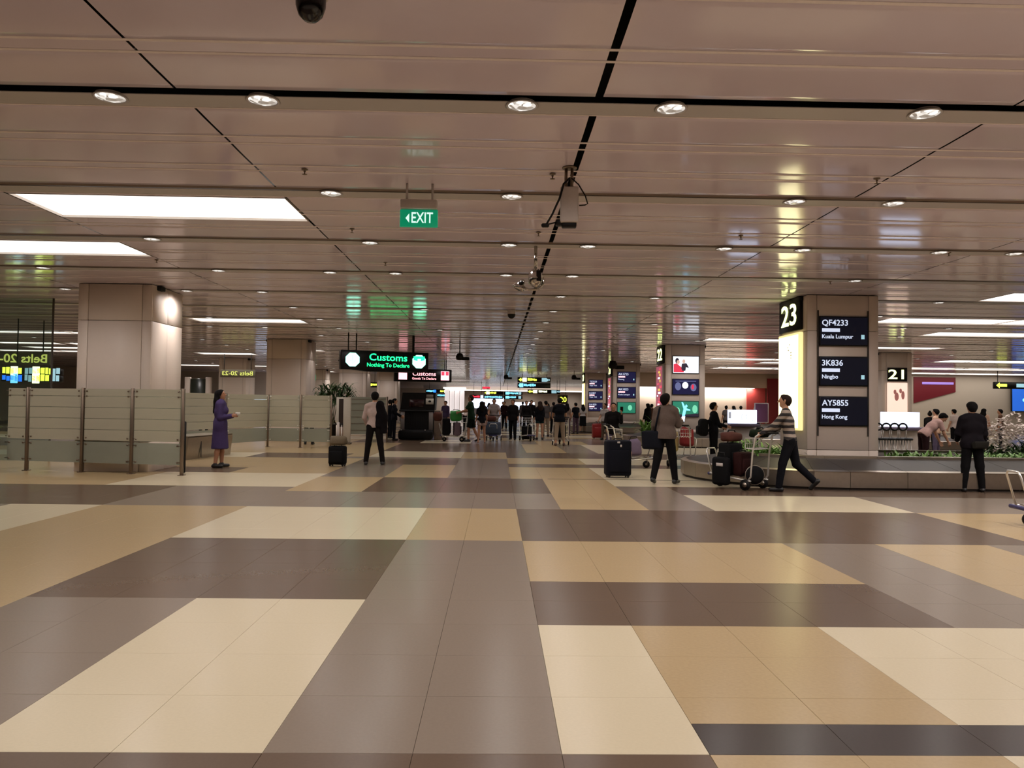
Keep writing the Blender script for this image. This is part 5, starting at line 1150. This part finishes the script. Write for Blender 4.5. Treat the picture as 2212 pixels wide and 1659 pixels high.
# 16 woman in teal shorts
person('woman with brown hair, black top and teal shorts, back to us, in the far aisle', (1.86, 32.9), 15, 1.68, .0105, top=cl('black_tee', 26,27,36), sleeve='34', hem=-.1, bottom=cl('teal_shorts', 40,66,66), kind='hotpants', hair='long', hairm=M_hairb, female=True, face=False, loose=.015)
# 17.. farther crowd
CR = [('man in a grey T-shirt and pale trousers, right of the woman in teal shorts', (2.35,36.5), 20, 1.72, cl('grey_tee', 88,82,82), cl('beige_trouser', 150,132,112), 'short', 'trousers', 'short'),
 ('long-haired woman in a beige top and mauve trousers, right of the black T-shirt man', (3.55,38.5), 5, 1.62, cl('beige_top', 150,130,118), cl('mauve_trouser', 84,66,80), 'long', 'trousers', 'short'),
 ('man with a white bag walking right of the long-haired woman in beige', (4.15,40.), 30, 1.66, cl('black_tee', 26,27,36), cl('mauve_trouser', 84,66,80), 'short', 'trousers', 'short'),
 ('woman in a pale grey top and long black skirt before pillar 20', (4.75,42.), 10, 1.58, cl('pale_shirt', 176,168,164), cl('trouser_black', 24,22,24), 'long', 'skirt', 'short'),
 ('dark-haired man looking right behind the black T-shirt man', (3.05,41.), -20, 1.68, cl('grey_tee', 88,82,82), cl('trouser_black', 24,22,24), 'short', 'trousers', 'short'),
 ('man in a white shirt bending over a counter left of the man in green', (-1.75,42.), -70, 1.62, cl('white_shirt', 206,188,178), cl('trouser_black', 24,22,24), 'short', 'trousers', 'long'),
 ('person in violet clothes beside the scanner cabinet, behind the green bag', (-2.55,38.), 150, 1.66, cl('violet_top', 74,62,92), cl('violet_trouser', 90,80,100), 'short', 'trousers', 'long'),
 ('dark-clad person in the far crowd above the blue-grey suitcase', (.45,46.), 170, 1.70, cl('maroon_top', 66,40,46), cl('trouser_black', 24,22,24), 'short', 'trousers', 'long'),
 ('dark-haired woman in the far crowd behind the long-haired woman', (-.75,44.), 200, 1.64, cl('maroon_top', 66,40,46), cl('trouser_black', 24,22,24), 'mid', 'trousers', 'long'),
 ('tall man in black in the far aisle behind the empty trolley', (2.0,44.), 170, 1.78, cl('black_coat', 32,28,29), cl('trouser_black', 24,22,24), 'short', 'trousers', 'long'),
 ('man in black in the far aisle, right of the black-clad walking man', (1.55,40.), 185, 1.72, cl('black_coat', 32,28,29), cl('trouser_black', 24,22,24), 'short', 'trousers', 'long'),
 ('woman in a brown coat by the second carousel, left of the grey sweater', (7.55,38.), 30, 1.66, cl('black_coat', 32,28,29), cl('trouser_black', 24,22,24), 'mid', 'trousers', 'long'),
 ('person in a brown jacket behind the second carousel, second from pillar 21', (7.95,39.), -30, 1.64, cl('brown_jacket', 96,68,52), cl('trouser_black', 24,22,24), 'short', 'trousers', 'long'),
 ('person in a white shirt behind the second carousel, left of the grey sweater', (8.25,37.), -10, 1.58, cl('white_shirt', 206,188,178), cl('trouser_black', 24,22,24), 'bun', 'trousers', 'short'),
 ('first dark head above the glowing drawing counter, from the left', (12.1,40.), 0, 1.60, cl('grey_tee', 88,82,82), cl('trouser_black', 24,22,24), 'bun', 'trousers', 'short'),
 ('second dark head above the glowing drawing counter, from the left', (12.65,40.5), 20, 1.60, cl('maroon_top', 66,40,46), cl('trouser_black', 24,22,24), 'mid', 'trousers', 'short'),
 ('third dark head above the glowing drawing counter, from the left', (13.2,41.), -20, 1.60, cl('black_coat', 32,28,29), cl('trouser_black', 24,22,24), 'full', 'trousers', 'long'),
 ('person in navy at the right end of the glowing drawing counter', (8.68,25.3), 70, 1.58, cl('navy_top', 32,34,66), cl('trouser_black', 24,22,24), 'mid', 'trousers', 'long'),
 ('person in pale clothes left of the man in the dark jacket, beyond the planter', (13.4,23.), 40, 1.55, cl('pale_pink', 200,164,140), cl('violet_trouser', 90,80,100), 'full', 'trousers', 'short'),
 ('person in dark clothes beyond the planter, right of the pink bending person', (15.5,27.), -30, 1.56, cl('black_coat', 32,28,29), cl('trouser_black', 24,22,24), 'bun', 'trousers', 'long'),
 ('person in white at the far right, just left of the dark jacket man', (17.9,29.5), 20, 1.56, cl('white_shirt', 206,188,178), cl('trouser_black', 24,22,24), 'short', 'trousers', 'short'),
 ('dark-haired person behind the orchids, first right of the dark jacket man', (19.4,30.), -60, 1.60, cl('pale_pink', 200,164,140), cl('trouser_black', 24,22,24), 'mid', 'trousers', 'short'),
 ('dark-haired person behind the orchids near the right edge', (20.4,30.5), 60, 1.58, cl('brown_jacket', 96,68,52), cl('trouser_black', 24,22,24), 'full', 'trousers', 'short'),
 ('dark head showing above the glass partition beside the palm', (-6.6,27.), 0, 1.66, cl('black_coat', 32,28,29), cl('trouser_black', 24,22,24), 'short', 'trousers', 'long'),
 ('person in a white top behind glass, left of the woman in purple', (-12.2,32.), 20, 1.68, cl('white_shirt', 206,188,178), cl('trouser_black', 24,22,24), 'mid', 'trousers', 'short')]
for (lab, loc, yw, ht, tp, bt, hr_, kd, sl) in CR:
    extra = dict(lean=38, armL=(60,5,10,5), armR=(60,5,10,5)) if 'bending' in lab else {}
    person(lab, loc, yw, ht, .017, top=tp, bottom=bt, kind=kd, hair=hr_, sleeve=sl, female=hr_ in ('long', 'mid', 'bun'), face=False, group='distant travellers', **extra)
for (x, y, n) in ((-1.9,55,'first'),(-.6,58,'second'),(.5,60,'third'),(1.9,56,'fourth'),(2.7,62,'fifth'),(3.9,58,'sixth'),(5.0,61,'seventh')):
    person('small dark figure in the farthest crowd down the aisle, %s from the left' % n, (x, y), rng.uniform(0, 360), rng.uniform(1.58,1.76), .02, top=[cl('black_coat', 32,28,29), cl('maroon_top', 66,40,46), cl('grey_tee', 88,82,82)][int(y) % 3], bottom=cl('trouser_black', 24,22,24), hair=['short','mid','full'][int(y) % 3], face=False, group='farthest crowd')
